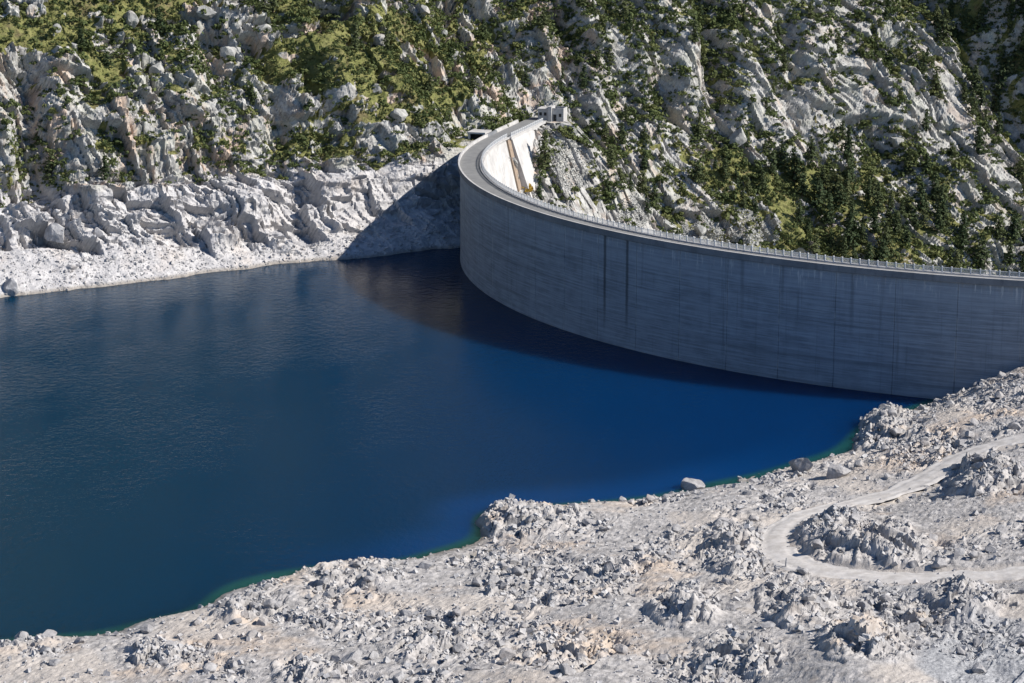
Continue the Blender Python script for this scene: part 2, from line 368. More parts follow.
# world coordinates of the rock fabric (joints lean from upper left to lower right towards the gorge)
lean = .15+.28*smooth(10, 90, SS)
wx = fbm(SS/18, TT/18, 2, 5)*2.6; wy = fbm(SS/18, TT/18, 2, 9)*2.6
fs = SS+lean*TT+wx; ft = TT+wy
grassy = smooth(-.05, .13, (g_map-.60)*1.15+fbm(SS/9, TT/7, 5, 21, .68)*.95)
bleached = (1-smooth(HIGH_WATER-1.5, HIGH_WATER+1, B[..., 2]+fbm(SS/12, TT/12, 2, 3)*2))*(1-smooth(15, 45, SS))
talus = (1-smooth(3.0, 6.5, B[..., 2]+fbm(SS/16, TT/16, 3, 41)*4-5.5*smooth(-100, -140, SS)))*(1-smooth(15, 45, SS))
grassy = grassy*(1-bleached)
rk = (1-grassy*.9)
relief = np.where(talus > 0, 1-.94*talus, 1)*(1+.25*bleached*(1-talus))*(1-.5*bleached*smooth(-45, -20, SS))*(1.18-.38*smooth(30, 80, SS))
disp = 5.0*fbm(SS/55, TT/50, 2, 31)*(1-bleached*.7)+2.2*fbm(SS/18, TT/22, 3, 33)*(1-talus*.6)+talus*(.8*fbm(SS/7, TT/16, 4, 35)+.5*np.maximum(fbm(SS/2.5, TT/2.5, 3, 36), 0))
el = 1+.35*bleached
s0, k0 = joints(fs/15, ft/24+fs/70, 91, .6, .2, .035)
s1, k1 = joints(fs/6.5, ft/11+fs/26, 101, .7, .25, .045); s2, k2 = joints(fs/2.7+ft/30, ft/4.6-fs/14, 131, .7, .25, .08); s3, c3 = steps(fs/1.4+ft*.15, ft/2.2, 161, .8, .1, .12)
c1 = 1-k1
b1 = bumps(fs/7.0, ft/10, 201); b2 = bumps(fs/2.4, ft/3.2, 241); b3 = bumps(SS/1.05, TT/1.1, 281, 4)
lt = TT/9.0+fbm(SS/22, TT/30, 3, 57)*1.1; lt = lt-np.floor(lt); tri = np.where(lt < .65, lt/.65, (1-lt)/.35)
lamp = smooth(-.1, .4, fbm(SS/16, TT/24, 2, 58))*(1-smooth(30, 90, SS)*.5)
hollow = smooth(.25, -.9, s1+.7*s0+.6*b1)*.75+.5*(1-smooth(0, .16, c1))
ff = 1-.3*bleached
disp = disp+rk*relief*(2.4*s0*(1-bleached*.6)+1.8*s1+.45*b1+2.4*(tri-.5)*lamp-2.4*k0-1.5*k1+ff*(.85*s2+.30*s3+.35*b2-.6*k2))+.22*b3*(rk*.8+.2)*ff
disp = disp+grassy*(.6*fbm(SS/3, TT/3, 3, 51)+.9*np.maximum(b2, 0)+.5*s1)
def seg_dist(p, q, a, b):
    ex, ey = b[0]-a[0], b[1]-a[1]; L = ex*ex+ey*ey
    t = np.clip(((p-a[0])*ex+(q-a[1])*ey)/L, 0, 1)
    return np.hypot(p-a[0]-ex*t, q-a[1]-ey*t)
GULLIES = [((25, 62), (33, 185), 7, 4.5), ((60, 140), (45, 200), 4, 4), ((562, 20), (574, 112), 7, 5), ((702, 0), (716, 112), 7, 5.5), ((783, 20), (792, 72), 6, 4.5),
           ((152, 60), (160, 88), 4, 3), ((208, 40), (222, 80), 5, 4), ((262, 55), (282, 130), 4, 4), ((296, 62), (330, 135), 4, 4), ((760, 60), (800, 130), 4, 4),
           ((455, 5), (500, 48), 5, 4), ((880, 40), (905, 60), 4, 4), ((655, 40), (668, 105), 4, 3.5), ((880, 140), (905, 175), 4, 4), ((820, 155), (850, 200), 3, 4)]
for p0, p1, dep, wid in GULLIES:
    d = seg_dist(SS+wx*.4, TT+wy*.4, st_of(*p0), st_of(*p1)); disp = disp-dep*np.exp(-(d/wid)**2)
# side ravine at the right whose far wall turns away from the sun
ra, rb = st_of(915, -12), st_of(1035, 150)
rl = np.hypot(rb[0]-ra[0], rb[1]-ra[1]); nx_, ny_ = -(rb[1]-ra[1])/rl, (rb[0]-ra[0])/rl
sgn = 1 if nx_ > 0 else -1
rd = ((SS-ra[0])*nx_+(TT-ra[1])*ny_)*sgn+fbm(SS/14, TT/14, 3, 61)*4
disp = disp+np.clip(rd, 0, 13)*1.45*smooth(150, 190, SS)-4.5*np.exp(-(rd/9)**2)*smooth(140, 180, SS)
ravine_grass = np.exp(-((rd+2.5)/1.8)**2)*smooth(150, 180, SS)
CRAGS = [(588, 88, 24, 34, 4.5, 'tall pale crag with a shadowed flank beside the small house'),
         (652, 118, 22, 34, 3.0, 'ribbed pinkish cliff above the green apron behind the dam'),
         (690, 50, 18, 42, 3.0, 'long leaning rock rib left of a dark gully near the top'),
         (748, 95, 22, 34, 3.0, 'broad pale crag right of the dark wooded gully'),
         (808, 60, 24, 48, 2.5, 'fluted pale rock wall high above the dam railing'),
         (868, 45, 22, 36, 2.5, 'pale top crag below the wooded ravine'),
         (915, 92, 26, 28, 2.5, 'smooth white leaning slabs in the upper slope'),
         (960, 165, 28, 36, 3.0, 'bright white bare rock face above the tall conifers'),
         (905, 165, 22, 26, 2.0, 'split white slab over a dark notch among conifers'),
         (990, 232, 24, 30, 2.0, 'lowest pale outcrop at the edge of the conifer row'),
         (528, 55, 24, 40, 3.0, 'grey rock buttress rising above the crest road'),
         (502, 95, 22, 22, 2.5, 'rough pale rocks just above the crest road'),
         (200, 85, 34, 36, 3.0, 'pink and grey stepped cliff in the grassy slope'),
         (130, 105, 34, 30, 2.5, 'broken rosy cliff with shrubs on its ledges'),
         (60, 90, 20, 44, 3.5, 'tall rosy buttress right of the dark chasm'),
         (8, 130, 16, 46, 2.5, 'sheer pale buttress left of the dark chasm'),
         (330, 90, 20, 32, 3.0, 'pale double rock tower amid green shrubs'),
         (292, 95, 14, 34, 2.0, 'dark seamed rock rib left of the double tower'),
         (300, 22, 22, 18, 2.5, 'pale rock dome in the upper grassy slope'),
         (365, 12, 18, 20, 2.5, 'white ribbed outcrop near the top edge above grass'),
         (90, 215, 30, 34, 2.5, 'bleached ridge with dark left faces above the far shore'),
         (165, 205, 26, 34, 2.0, 'bleached rock rib with a curved dark cleft'),
         (255, 198, 30, 32, 2.0, 'bleached rounded cliff over the far shore talus'),
         (345, 190, 28, 30, 2.0, 'bleached rock steps where the dam shadow begins'),
         (410, 180, 26, 30, 2.0, 'rock face at the dam end, half inside its shadow')]
crag_id = np.zeros(SS.shape, np.int32)
disp = disp*np.where((sideB > 0) | (twB > WING_L+5), .12+.88*smooth(2, 14, rdB+np.maximum(0, -10-twB)), 1)
for k, (px, py, rx, ry, bulge, lab) in enumerate(CRAGS):
    e = np.hypot((BPX-px)/rx, (BPY-py)/ry)
    disp = disp+bulge*.8*np.clip(1-(e*.9)**2, 0, 1)**.8
    e = e+fbm(SS/5, TT/5, 3, 71)*.30+s2*.06
    crag_id[(e < 1.0) & (crag_id == 0)] = k+1
mid = smooth(-420, -165, SS)*(1-smooth(330, 700, SS))
D_N = np.array([-N_DIR[0]*.76, -N_DIR[1]*.76, .65])
V = B+disp[..., None]*D_N
big = (1-smooth(TAU[6]+30, TAU[6]+60, TT))
V[..., 2] += (1-big)*18*fbm(SS/60, TT/60, 4, 77)
def grid_normals(V_):
    g = np.cross(np.gradient(V_, axis=1).reshape(-1, 3), np.gradient(V_, axis=0).reshape(-1, 3)).reshape(V_.shape)
    g = g/np.maximum(np.linalg.norm(g, axis=2, keepdims=True), 1e-6); return g*np.sign((g@D_N)[..., None]+1e-9)
NW = grid_normals(V); ls = V[..., 0]*E_DIR[0]+V[..., 1]*E_DIR[1]; ln = V[..., 0]*N_DIR[0]+V[..., 1]*N_DIR[1]; lz = V[..., 2]
wS = np.abs(NW@np.array([E_DIR[0], E_DIR[1], 0]))**2; wZ = NW[..., 2]**2; wN = np.maximum(1-wS-wZ, 0)
det = wS*(.55*bumps(ln/1.7, lz/2.6, 801)+.25*bumps(ln/.8, lz/1.0, 821, 4))+wN*(.28*bumps(ls/1.5, lz/2.4, 841)+.1*bumps(ls/.75, lz/1.0, 861, 4))+wZ*.25*bumps(ls/1.3, ln/1.3, 881)
V = V+NW*(det*(rk*.85+.15)*(1-.75*talus))[..., None]
# cutting for the crest road and the house
rdist = road_dist(V[..., 0], V[..., 1])
side = (V[..., 0]-P_END[0])*WING_N[0]+(V[..., 1]-P_END[1])*WING_N[1]
lim = np.where(rdist < 0, 25.7, np.where((side > 0) | ((V[..., 0]-P_END[0])*WING_T[0]+(V[..., 1]-P_END[1])*WING_T[1] > WING_L+5), 25.7+np.maximum(rdist, 0)*3.5+np.abs(b2)*1.5+np.maximum(0, -8-((V[..., 0]-P_END[0])*WING_T[0]+(V[..., 1]-P_END[1])*WING_T[1]))*2, np.where(rdist < 26, 25.7-.2*np.maximum(rdist, 0), 1e3)))
tw = (V[..., 0]-P_END[0])*WING_T[0]+(V[..., 1]-P_END[1])*WING_T[1]
lim = lim+np.where(lim > 900, 0, 60*smooth(62, 78, SS)*smooth(8, 14, rdist))
floor = np.minimum(12.5+.56*tw, 25.4)-.5*np.maximum(rdist, 0)-.025*np.maximum(rdist, 0)**2-.9*np.maximum(tw-42, 0)-1.5*np.maximum(-tw-4, 0)+.5*s2+1.7*b2+1.8*b1+1.0*s1+2.6*fbm(SS/10, TT/10, 4, 59)
V[..., 2] = np.where((side < 0) & (rdist < 70), np.maximum(V[..., 2], floor), V[..., 2])
cut = V[..., 2] > lim; V[..., 2] = np.minimum(V[..., 2], lim)
grassy = np.maximum(grassy*np.where(cut, .25, 1), ravine_grass)
# ground must stay behind the arch on its lake side close to the wall
VPX, VPY, VZC = project(V)
idx = np.arange(ns*ntau).reshape(ntau, ns)
quads = np.stack([idx[:-1, :-1], idx[:-1, 1:], idx[1:, 1:], idx[1:, :-1]], -1).reshape(-1, 4)
qc = crag_id[:-1, :-1].ravel(); Vf = V.reshape(-1, 3)
zq = V[:-1, :-1, 2].ravel(); sq = SS[:-1, :-1].ravel()
CREST = np.array([(457, 150), (481, 187), (520, 206), (580, 223), (630, 233.5), (680, 243), (730, 251.5), (820, 264), (924, 273.5), (1024, 281), (1200, 295)], float)
def crest_y(px): return np.interp(px, CREST[:, 0], CREST[:, 1])
pq = VPX[:-1, :-1].ravel(); yq = VPY[:-1, :-1].ravel()
keep = ~((zq < -5) & (sq < 0)) & ~((pq > 500) & (yq > crest_y(pq)+90))
quads = quads[keep]; qc = qc[keep]
NV = np.cross(np.gradient(V, axis=1).reshape(-1, 3), np.gradient(V, axis=0).reshape(-1, 3)).reshape(V.shape)
NV = NV/np.maximum(np.linalg.norm(NV, axis=2, keepdims=True), 1e-6); NV *= np.sign(NV[..., 2:3]+1e-9)
nzs = NV[..., 2]; pad = np.pad(nzs, 2, 'edge'); nzs = sum(pad[i:i+ntau, j:j+ns] for i in range(5) for j in range(5))/25
ledge = smooth(.55, .8, nzs)*smooth(.2, .6, g_map*1.1+t_map*.4+.25*fbm(SS/10, TT/8, 3, 23)+hollow*.2)*(1-bleached)*np.where(cut, .3, 1)
grassy = np.maximum(grassy*smooth(.1, .4, nzs), ledge*.8)
grassy = np.maximum(grassy, .9*smooth(TAU[6]+14, TAU[6]+30, TT+4*fbm(SS/20, TT/20, 3, 65)))
grassy = np.maximum(grassy, .75*smooth(1, 5, rd)*smooth(150, 185, SS)*(VPY < 190)*smooth(-.3, .1, fbm(SS/5, TT/5, 4, 64)))
att = {'veg': grassy.ravel()}
link('mountain_terrain', sub_mesh('mountain_terrain', Vf, quads[qc == 0], [M_ROCK], att), kind='structure', label='steep rocky mountainside with grass behind the lake and dam')
for k, c in enumerate(CRAGS):
    q = quads[qc == k+1]
    if len(q): link('rock_crag', sub_mesh('rock_crag', Vf, q, [M_ROCK], att), label=c[5], cat='crag', group='crags on the mountainside')
TV = V
# ------------------------------------------------------------------ near bank
SHORE_PX = [(0, 645), (60, 638), (100, 636), (150, 624), (200, 612), (222, 594), (280, 576), (350, 566), (400, 563), (440, 552), (476, 540), (480, 520), (530, 509), (580, 505), (640, 500), (680, 494), (720, 484), (760, 476), (800, 464), (840, 450), (852, 440), (876, 422), (905, 412), (935, 400)]
CTRL = [tuple(unproj(x, y, 0)) for x, y in SHORE_PX]
for (x, y) in SHORE_PX[:-2]:
    p = unproj(x, y, 0); CTRL.append((p[0]-7, p[1]+9, -5.0)); CTRL.append((p[0]-25, p[1]+32, -22.0))
CTRL += [tuple(unproj(x, y, z)) for x, y, z in [(1024, 366, 9), (1024, 400, 9.3), (1024, 440, 10), (1024, 500, 11.5), (1024, 575, 12.5), (1024, 683, 17), (900, 425, 4.6), (900, 445, 4.3), (950, 395, 3.5),
         (900, 495, 6), (820, 490, 3.4), (800, 512, 5.2), (780, 540, 7), (900, 577, 10), (860, 540, 8.5), (700, 530, 3.8), (700, 560, 6), (600, 530, 3.2), (600, 570, 5.5), (500, 560, 3.2), (500, 610, 6), (400, 610, 5),
         (300, 640, 5.2), (300, 605, 2.8), (200, 650, 3.4), (100, 665, 3), (0, 683, 3), (500, 683, 10), (800, 683, 14.5), (650, 683, 12.5), (250, 683, 6)]]
CTRL += [(150, 455, 24), (150, 430, 21), (150, 380, 18), (150, 320, 22), (120, 275, 24), (40, 275, 16), (-60, 275, 7), (-110, 290, 1.5), (-125, 310, -3), (130, 468, 16)]
CTRL = np.array(CTRL)
def tps(d2): return .5*d2*np.log(d2+1e-6)
NC = len(CTRL); n = NC; A = np.zeros((n+3, n+3)); d2 = ((CTRL[:, None, :2]-CTRL[None, :, :2])**2).sum(2)/1e4
A[:n, :n] = tps(d2)+np.eye(n)*2e-4; A[:n, n] = 1; A[:n, n+1:] = CTRL[:, :2]/100; A[n:, :n] = A[:n, n:].T
W = np.linalg.solve(A, np.concatenate([CTRL[:, 2], np.zeros(3)]))
def bank_z(x, y):
    x = np.asarray(x, float); y = np.asarray(y, float); z = W[NC]+W[NC+1]*x/100+W[NC+2]*y/100
    for i in range(NC): z = z+W[i]*tps(((x-CTRL[i, 0])**2+(y-CTRL[i, 1])**2)/1e4)
    return z
def bank_hit(px, py):
    z = 5.0
    for _ in range(25):
        p = unproj(px, py, z); z = .6*z+.4*float(bank_z(p[0], p[1]))
    return unproj(px, py, z)
TRACK_PX = [(1060, 432), (1024, 438), (985, 447), (952, 461), (928, 476), (892, 492), (850, 503), (812, 512), (786, 523), (775, 538), (782, 554), (806, 566), (850, 574), (900, 578), (960, 577), (1024, 572), (1080, 566)]
tk = np.array([bank_hit(*p)[:2] for p in TRACK_PX])
def catmull(P, k=10):
    P = np.vstack([2*P[0]-P[1], P, 2*P[-1]-P[-2]]); out = []
    for i in range(1, len(P)-2):
        for t in np.arange(k)/k:
            out.append(.5*((2*P[i])+(P[i+1]-P[i-1])*t+(2*P[i-1]-5*P[i]+4*P[i+1]-P[i+2])*t*t+(3*P[i]-P[i-1]-3*P[i+1]+P[i+2])*t**3))
    out.append(P[-2]); return np.array(out)
TRK = catmull(tk, 20)
XA = np.arange(-122, 150, .24); YA = np.arange(262, 484, .40)
XX, YY = np.meshgrid(XA, YA); ZB = bank_z(XX, YY)
def poly_dist(x, y, P):
    d = np.full(x.shape, 1e9)
    for a, b in zip(P[:-1:8], list(P[8::8])+[P[-1]]): d = np.minimum(d, seg_dist(x, y, a, b))
    return d
td = poly_dist(XX, YY, TRK)+fbm(XX/4, YY/4, 2, 3)*.8
OUTCROPS = [(868, 542, 62, 26, 3.4, 'large domed rock outcrop inside the bend of the dirt track'),
            (800, 603, 36, 26, 3.2, 'dark-footed rock outcrop just below the track bend'),
            (868, 642, 44, 22, 2.6, 'leaning outcrop running down from the gravel slope'),
            (748, 548, 40, 24, 2.6, 'jagged outcrop left of the track bend'),
            (690, 605, 34, 24, 2.4, 'broken outcrop with a deep left shadow mid bank'),
            (968, 598, 40, 18, 2.6, 'pale outcrop by the lower leg of the track'),
            (990, 478, 40, 18, 2.8, 'shadowed rock hump right of the upper track'),
            (958, 462, 26, 12, 2.6, 'pointed rubble hump beside the upper track'),
            (885, 425, 40, 20, 2.6, 'rubbly knoll nearest to the dam foot'),
            (530, 520, 56, 14, 2.2, 'long low rock ledge at the waterline'),
            (355, 575, 50, 12, 1.6, 'smooth pale rock ledge above the blue water'),
            (240, 612, 26, 14, 1.6, 'rounded rock edge of the lower shore'),
            (430, 640, 44, 22, 1.6, 'white smooth rock hump low in the bank'),
            (740, 655, 44, 22, 1.8, 'splintered tilted rock plates low in the bank'),
            (320, 668, 50, 16, 1.4, 'pale broken rocks at the bottom edge'),
            (170, 655, 46, 18, 1.3, 'smooth pale rock swell near the lower shore'),
            (560, 655, 46, 18, 1.2, 'scattered low rock ribs in tan dirt')]
oc_id = np.zeros(XX.shape, np.int32); oc_b = np.zeros(XX.shape); oc_m = np.zeros(XX.shape)
NPX, NPY, _ = project(np.stack([XX, YY, ZB], -1))
for k, (px, py, rx, ry, hh, lab) in enumerate(OUTCROPS):
    e = np.hypot((NPX-px)/rx, (NPY-py)/ry)+fbm(XX/5, YY/7, 3, 400+k)*.32
    sd_ = smooth(-.5, .7, (NPX-px)/rx)
    b = np.clip(1.2-e, 0, 1)**(.6+.8*sd_)
    oc_b = np.maximum(oc_b, .82*hh*b); oc_m = np.maximum(oc_m, smooth(1.25, .6, e))
    oc_id[(e < 1.0) & (oc_id == 0)] = k+1
track_m = smooth(2.0, 4.6, td)
gravel = np.maximum(smooth(1.1, .8, np.hypot((NPX-985)/75, (NPY-660)/32)+fbm(XX/6, YY/8, 3, 90)*.3), 0)
gravel = np.maximum(gravel, .7*smooth(1.1, .7, np.hypot((NPX-985)/55, (NPY-628)/14)))
gravel = np.maximum(gravel, .6*smooth(1.1, .6, np.hypot((NPX-900)/45, (NPY-590)/9)+fbm(XX/5, YY/6, 3, 91)*.3))
dirt = np.clip(.85*smooth(.08, .5, fbm(XX/16, YY/22, 4, 93)+.1)*(1-oc_m)+.9*np.exp(-((NPX-965)/42)**2-((NPY-528)/16)**2)+.8*np.exp(-((NPX-400)/60)**2-((NPY-600)/14)**2)+.6*np.exp(-((NPX-930)/70)**2-((NPY-412)/18)**2), 0, 1)
dirt = np.maximum(dirt, smooth(6.5, 3.0, td)*.8)
gravel = gravel*smooth(2, 5, td)
rough = np.clip((1-.72*dirt)*(1-.6*gravel), .18, 1)*(.10+1.15*smooth(-.05, .35, fbm(XX/13, YY/19, 3, 95)))
rough = np.maximum(rough, oc_m)
ux = XX*.9-YY*.43+fbm(XX/7, YY/7, 2, 11)*2.0; uy = XX*.43+YY*.9+fbm(XX/7, YY/7, 2, 12)*2.0
q1 = bumps(ux/5.5, uy/8.0, 501); q2 = bumps(ux/2.1, uy/3.4, 541); q3 = bumps(XX/.95, YY/1.25, 581, 4)
t1, cc1 = joints(ux/4.4, uy/7.0+ux/15, 601, .8, .5, .07); t2, cc2 = joints(ux/1.8, uy/3.2-ux/9, 631, .8, .4, .12); t3, cc3 = steps(ux/.8, uy/1.5, 661, .9, .4, .25)
dn = 1.3*fbm(XX/22, YY/26, 3, 13)+rough*(.6*q1+.55*q2+.30*q3+.26*t2+.10*t3+.32*t1)+oc_m*(.34*t1+.24*t2+.12*t3+.75*q1+.4*q2+.12*q3-.2*cc1-.15*cc2)+.10*fbm(XX/.7, YY/.9, 2, 15)+.05*q3*(1-rough)+.03*t3
shore_fade = smooth(-6, .4, ZB)
dn = (dn+oc_b*1.0)*shore_fade
inr = np.hypot(XX-DC[0], YY-DC[1])
ZN = ZB+dn*track_m+(1-track_m)*-.10
ZN = np.where(inr < DR+3, np.minimum(ZN, ZB+.6), ZN)
NVt = np.stack([XX, YY, ZN], -1); nyn, nxn = XX.shape
ni = np.arange(nxn*nyn).reshape(nyn, nxn); nq = np.stack([ni[:-1, :-1], ni[:-1, 1:], ni[1:, 1:], ni[1:, :-1]], -1).reshape(-1, 4)
kz = (np.maximum(np.maximum(ZN[:-1, :-1], ZN[1:, 1:]), np.maximum(ZN[1:, :-1], ZN[:-1, 1:])).ravel() > -1.6) & (inr[:-1, :-1].ravel() > DR-3.0)
nq = nq[kz]; no = oc_id[:-1, :-1].ravel()[kz]
natt = {'dirt': (dirt*(1-oc_m)).ravel(), 'gravel': gravel.ravel()}
link('shore_terrain', sub_mesh('shore_terrain', NVt.reshape(-1, 3), nq[no == 0], [M_SHORE], natt), kind='structure', label='pale stony lake bank in front of the water')
for k, c in enumerate(OUTCROPS):
    q = nq[no == k+1]
    if len(q): link('rock_outcrop', sub_mesh('rock_outcrop', NVt.reshape(-1, 3), q, [M_SHORE], natt), label=c[5], cat='outcrop', group='outcrops on the near bank')
def near_z(x, y):
    i = int(np.clip(round((x-XA[0])/.24), 0, nxn-1)); j = int(np.clip(round((y-YA[0])/.40), 0, nyn-1)); return float(ZN[j, i])
# dirt track: a cambered strip with uneven edges and two wheel ruts
tv = []; tq = []; NCR = 13
tang = np.gradient(TRK, axis=0); tang /= np.linalg.norm(tang, axis=1, keepdims=True)
for i, (p, t) in enumerate(zip(TRK, tang)):
    nrm = np.array([-t[1], t[0]]); wl = 3.5+2.0*float(fbm(np.array([i*.09]), np.array([.5]), 3, 7)[0]); wr = 3.5+2.0*float(fbm(np.array([i*.09]), np.array([9.5]), 3, 8)[0])
    for j in range(NCR):
        a = (j/(NCR-1)*2-1); q = p+nrm*a*(wl if a < 0 else wr)
        tv.append((q[0], q[1], float(bank_z(q[0], q[1]))+.02+.05*(1-a*a)-.13*math.exp(-((abs(a)-.5)/.12)**2)+.05*float(vnoise(np.array([q[0]*1.3]), np.array([q[1]*1.3]), 5)[0])-(.22 if abs(a) > .98 else 0)))
for i in range(len(TRK)-1):
    for j in range(NCR-1): k = i*NCR+j; tq.append((k, k+1, k+NCR+1, k+NCR))
link('path', raw_mesh('path', tv, tq, [M_TRACK], smooth_shade=True), kind='structure', label='pale dirt track bending across the stony bank')

# ------------------------------------------------------------------ lake
gx = np.concatenate([np.arange(-420, -130, 12.0), np.arange(-130, 112, 1.6)]); gy = np.concatenate([np.arange(120, 300, 12.0), np.arange(300, 500, 1.6), np.arange(500, 665, 3.0)])
GX, GY = np.meshgrid(gx, gy); depth = -bank_z(GX, GY)
depth = np.where((GX < -122) | (GY > 500) | (GY < 290), 30, depth)
gi = np.arange(GX.size).reshape(GX.shape); gq = np.stack([gi[:-1, :-1], gi[:-1, 1:], gi[1:, 1:], gi[1:, :-1]], -1).reshape(-1, 4)
rr = np.hypot(GX-DC[0], GY-DC[1])[:-1, :-1].ravel(); gq = gq[(rr > DR-3.2) & ((depth[:-1, :-1].ravel() > -3))]
wv_ = np.stack([GX, GY, np.zeros_like(GX)], -1).reshape(-1, 3)
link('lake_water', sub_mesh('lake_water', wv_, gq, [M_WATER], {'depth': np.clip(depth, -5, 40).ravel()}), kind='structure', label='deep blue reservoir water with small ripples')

# ------------------------------------------------------------------ the dam
dam = link('arch_dam', None, label='long curved grey concrete arch dam with a road and white railing on top', cat='dam', loc=(0, 0, 0))
def uv_mesh(name, V, Q, U, mats, attrs=None):
    me = raw_mesh(name, V, Q, mats, attrs); uv = me.uv_layers.new(name='uv'); Q = np.asarray(Q); U = np.asarray(U, np.float32)
    uv.data.foreach_set('uv', U[Q.ravel()].ravel()); return me
def arc_prism(name, a0, a1, prof, mat, na, parent, seep=None, caps=True):
    """sweep a closed (offset from DR, z) profile round the arch"""
    prof = np.array(prof, float); k = len(prof); V = []; U = []; Q = []; S = []
    per = np.concatenate([[0], np.cumsum(np.hypot(*np.diff(prof, axis=0).T))])
    for i in range(na+1):
        a = a0+(a1-a0)*i/na
        for j in range(k):
            V.append(on_arc(a, DR+prof[j, 0], prof[j, 1])); U.append((a*DR, prof[j, 1]))
            S.append(0 if seep is None else seep[0] if i == 0 else seep[1] if i == na else 0)
    for i in range(na):
        for j in range(k): Q.append((i*k+j, i*k+(j+1) % k, (i+1)*k+(j+1) % k, (i+1)*k+j))
    if caps:
        h = k//2
        for b in (0, na*k):
            for j in range(h-1): Q.append((b+j, b+j+1, b+k-2-j, b+k-1-j) if j+1 != k-2-j else (b+j, b+j+1, b+k-1-j, b+k-1-j))
    Q = [q for q in Q if len(set(q)) == 4]
    return link(name, uv_mesh(name, V, Q, U, [mat], {'seep': S}), parent)
# monoliths: upstream face in lifts, battered downstream face, a fine recessed joint between neighbours
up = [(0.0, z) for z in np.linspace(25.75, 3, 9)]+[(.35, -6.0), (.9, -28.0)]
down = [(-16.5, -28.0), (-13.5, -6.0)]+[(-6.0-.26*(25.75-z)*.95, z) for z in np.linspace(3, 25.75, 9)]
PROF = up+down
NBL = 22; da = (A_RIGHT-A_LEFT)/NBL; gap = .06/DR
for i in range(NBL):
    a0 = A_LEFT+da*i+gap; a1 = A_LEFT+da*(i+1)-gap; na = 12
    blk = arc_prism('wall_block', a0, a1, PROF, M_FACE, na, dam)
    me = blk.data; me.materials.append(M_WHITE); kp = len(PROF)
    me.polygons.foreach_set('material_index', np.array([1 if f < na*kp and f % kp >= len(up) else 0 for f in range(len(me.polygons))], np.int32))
# joint filler just behind the faces so that no light passes between the monoliths
arc_prism('joint_core', A_LEFT+gap, A_RIGHT-gap, [(-.12, 25.7), (-.12, 3), (-.1, -27), (-12, -27), (-10.8, 3), (-5.6, 25.7)], M_FACE, 120, dam)
# coping, parapet, deck, kerb
NSEG = 36; ds = (A_RIGHT-A_LEFT)/NSEG
for i in range(NSEG):
    a0 = A_LEFT+ds*i+.01/DR; a1 = A_LEFT+ds*(i+1)-.01/DR
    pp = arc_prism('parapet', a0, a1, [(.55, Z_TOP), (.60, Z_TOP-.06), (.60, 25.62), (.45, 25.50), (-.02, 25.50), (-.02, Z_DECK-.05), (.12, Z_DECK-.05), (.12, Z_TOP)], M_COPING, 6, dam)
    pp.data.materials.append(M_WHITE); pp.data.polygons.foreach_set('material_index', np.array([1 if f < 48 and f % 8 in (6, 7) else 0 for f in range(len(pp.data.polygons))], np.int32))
arc_prism('road_deck', A_LEFT, A_RIGHT, [(.118, Z_DECK), (.118, 25.77), (-6.4, 25.77), (-6.4, Z_DECK-.03), (-3, Z_DECK+.03)], M_DECK, 120, dam)
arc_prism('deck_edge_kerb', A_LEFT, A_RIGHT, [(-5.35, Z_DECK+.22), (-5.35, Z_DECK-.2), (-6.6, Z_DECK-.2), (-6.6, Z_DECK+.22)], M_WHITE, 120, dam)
# railing bays: post + slotted panel
R_RAIL = DR-5.95; PITCH_M = 2.02; nb = int((A_RIGHT-A_LEFT)*R_RAIL/PITCH_M)
def post_mesh():
    m = MB(); m.box((0, 0, .6), .22, .22, 1.2); m.box((0, 0, 1.24), .30, .30, .08); return m.mesh('post', M_RAIL)
def panel_mesh():
    m = MB(); L = PITCH_M-.24
    m.box((0, 0, 1.02), L, .10, .09); m.box((0, 0, .14), L, .09, .08)
    for k in range(11): m.box((-L/2+L*(k+.5)/11, 0, .58), .055, .04, .80)
    return m.mesh('railing_panel', M_RAIL)
PM, RM = post_mesh(), panel_mesh(); zr = Z_DECK+.22
for i in range(nb):
    a = A_LEFT+(i+.5)*PITCH_M/R_RAIL
    o = link('post', PM, dam, loc=on_arc(a, R_RAIL, zr)); o.rotation_euler.z = a+math.pi/2
    a += .5*PITCH_M/R_RAIL
    o = link('railing_panel', RM, dam, loc=on_arc(a, R_RAIL, zr)); o.rotation_euler.z = a+math.pi/2
# wing (gravity abutment) from the arch end to the hillside
def wp(t, off, z): p = P_END+WING_T*t+WING_N*off; return (p[0], p[1], z)      # off > 0: hill side, off < 0: gorge side
def wing_prism(name, t0, t1, prof, mat, nt_=8):
    V = []; Q = []; U = []; k = len(prof)
    for i in range(nt_+1):
        t = t0+(t1-t0)*i/nt_
        for o, z in prof: V.append(wp(t, o, z)); U.append((t, z))
    for i in range(nt_):
        for j in range(k): Q.append((i*k+j, i*k+(j+1) % k, (i+1)*k+(j+1) % k, (i+1)*k+j))
    me = bpy.data.meshes.new(name); me.from_pydata(V, [], Q+[tuple(range(k)), tuple(range(nt_*k+k-1, nt_*k-1, -1))]); me.update(); me.materials.append(mat)
    return link(name, me, dam)
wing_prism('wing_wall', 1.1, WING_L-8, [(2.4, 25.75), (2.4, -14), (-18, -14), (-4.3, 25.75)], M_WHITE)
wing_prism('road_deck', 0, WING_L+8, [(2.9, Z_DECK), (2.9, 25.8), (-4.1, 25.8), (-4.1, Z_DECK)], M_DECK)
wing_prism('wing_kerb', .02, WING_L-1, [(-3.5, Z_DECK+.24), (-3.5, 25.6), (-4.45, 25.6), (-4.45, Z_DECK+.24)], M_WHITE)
wing_prism('wing_parapet', 0.02, 9, [(3.35, Z_TOP), (3.35, 25.5), (2.87, 25.5), (2.87, Z_TOP)], M_COPING)
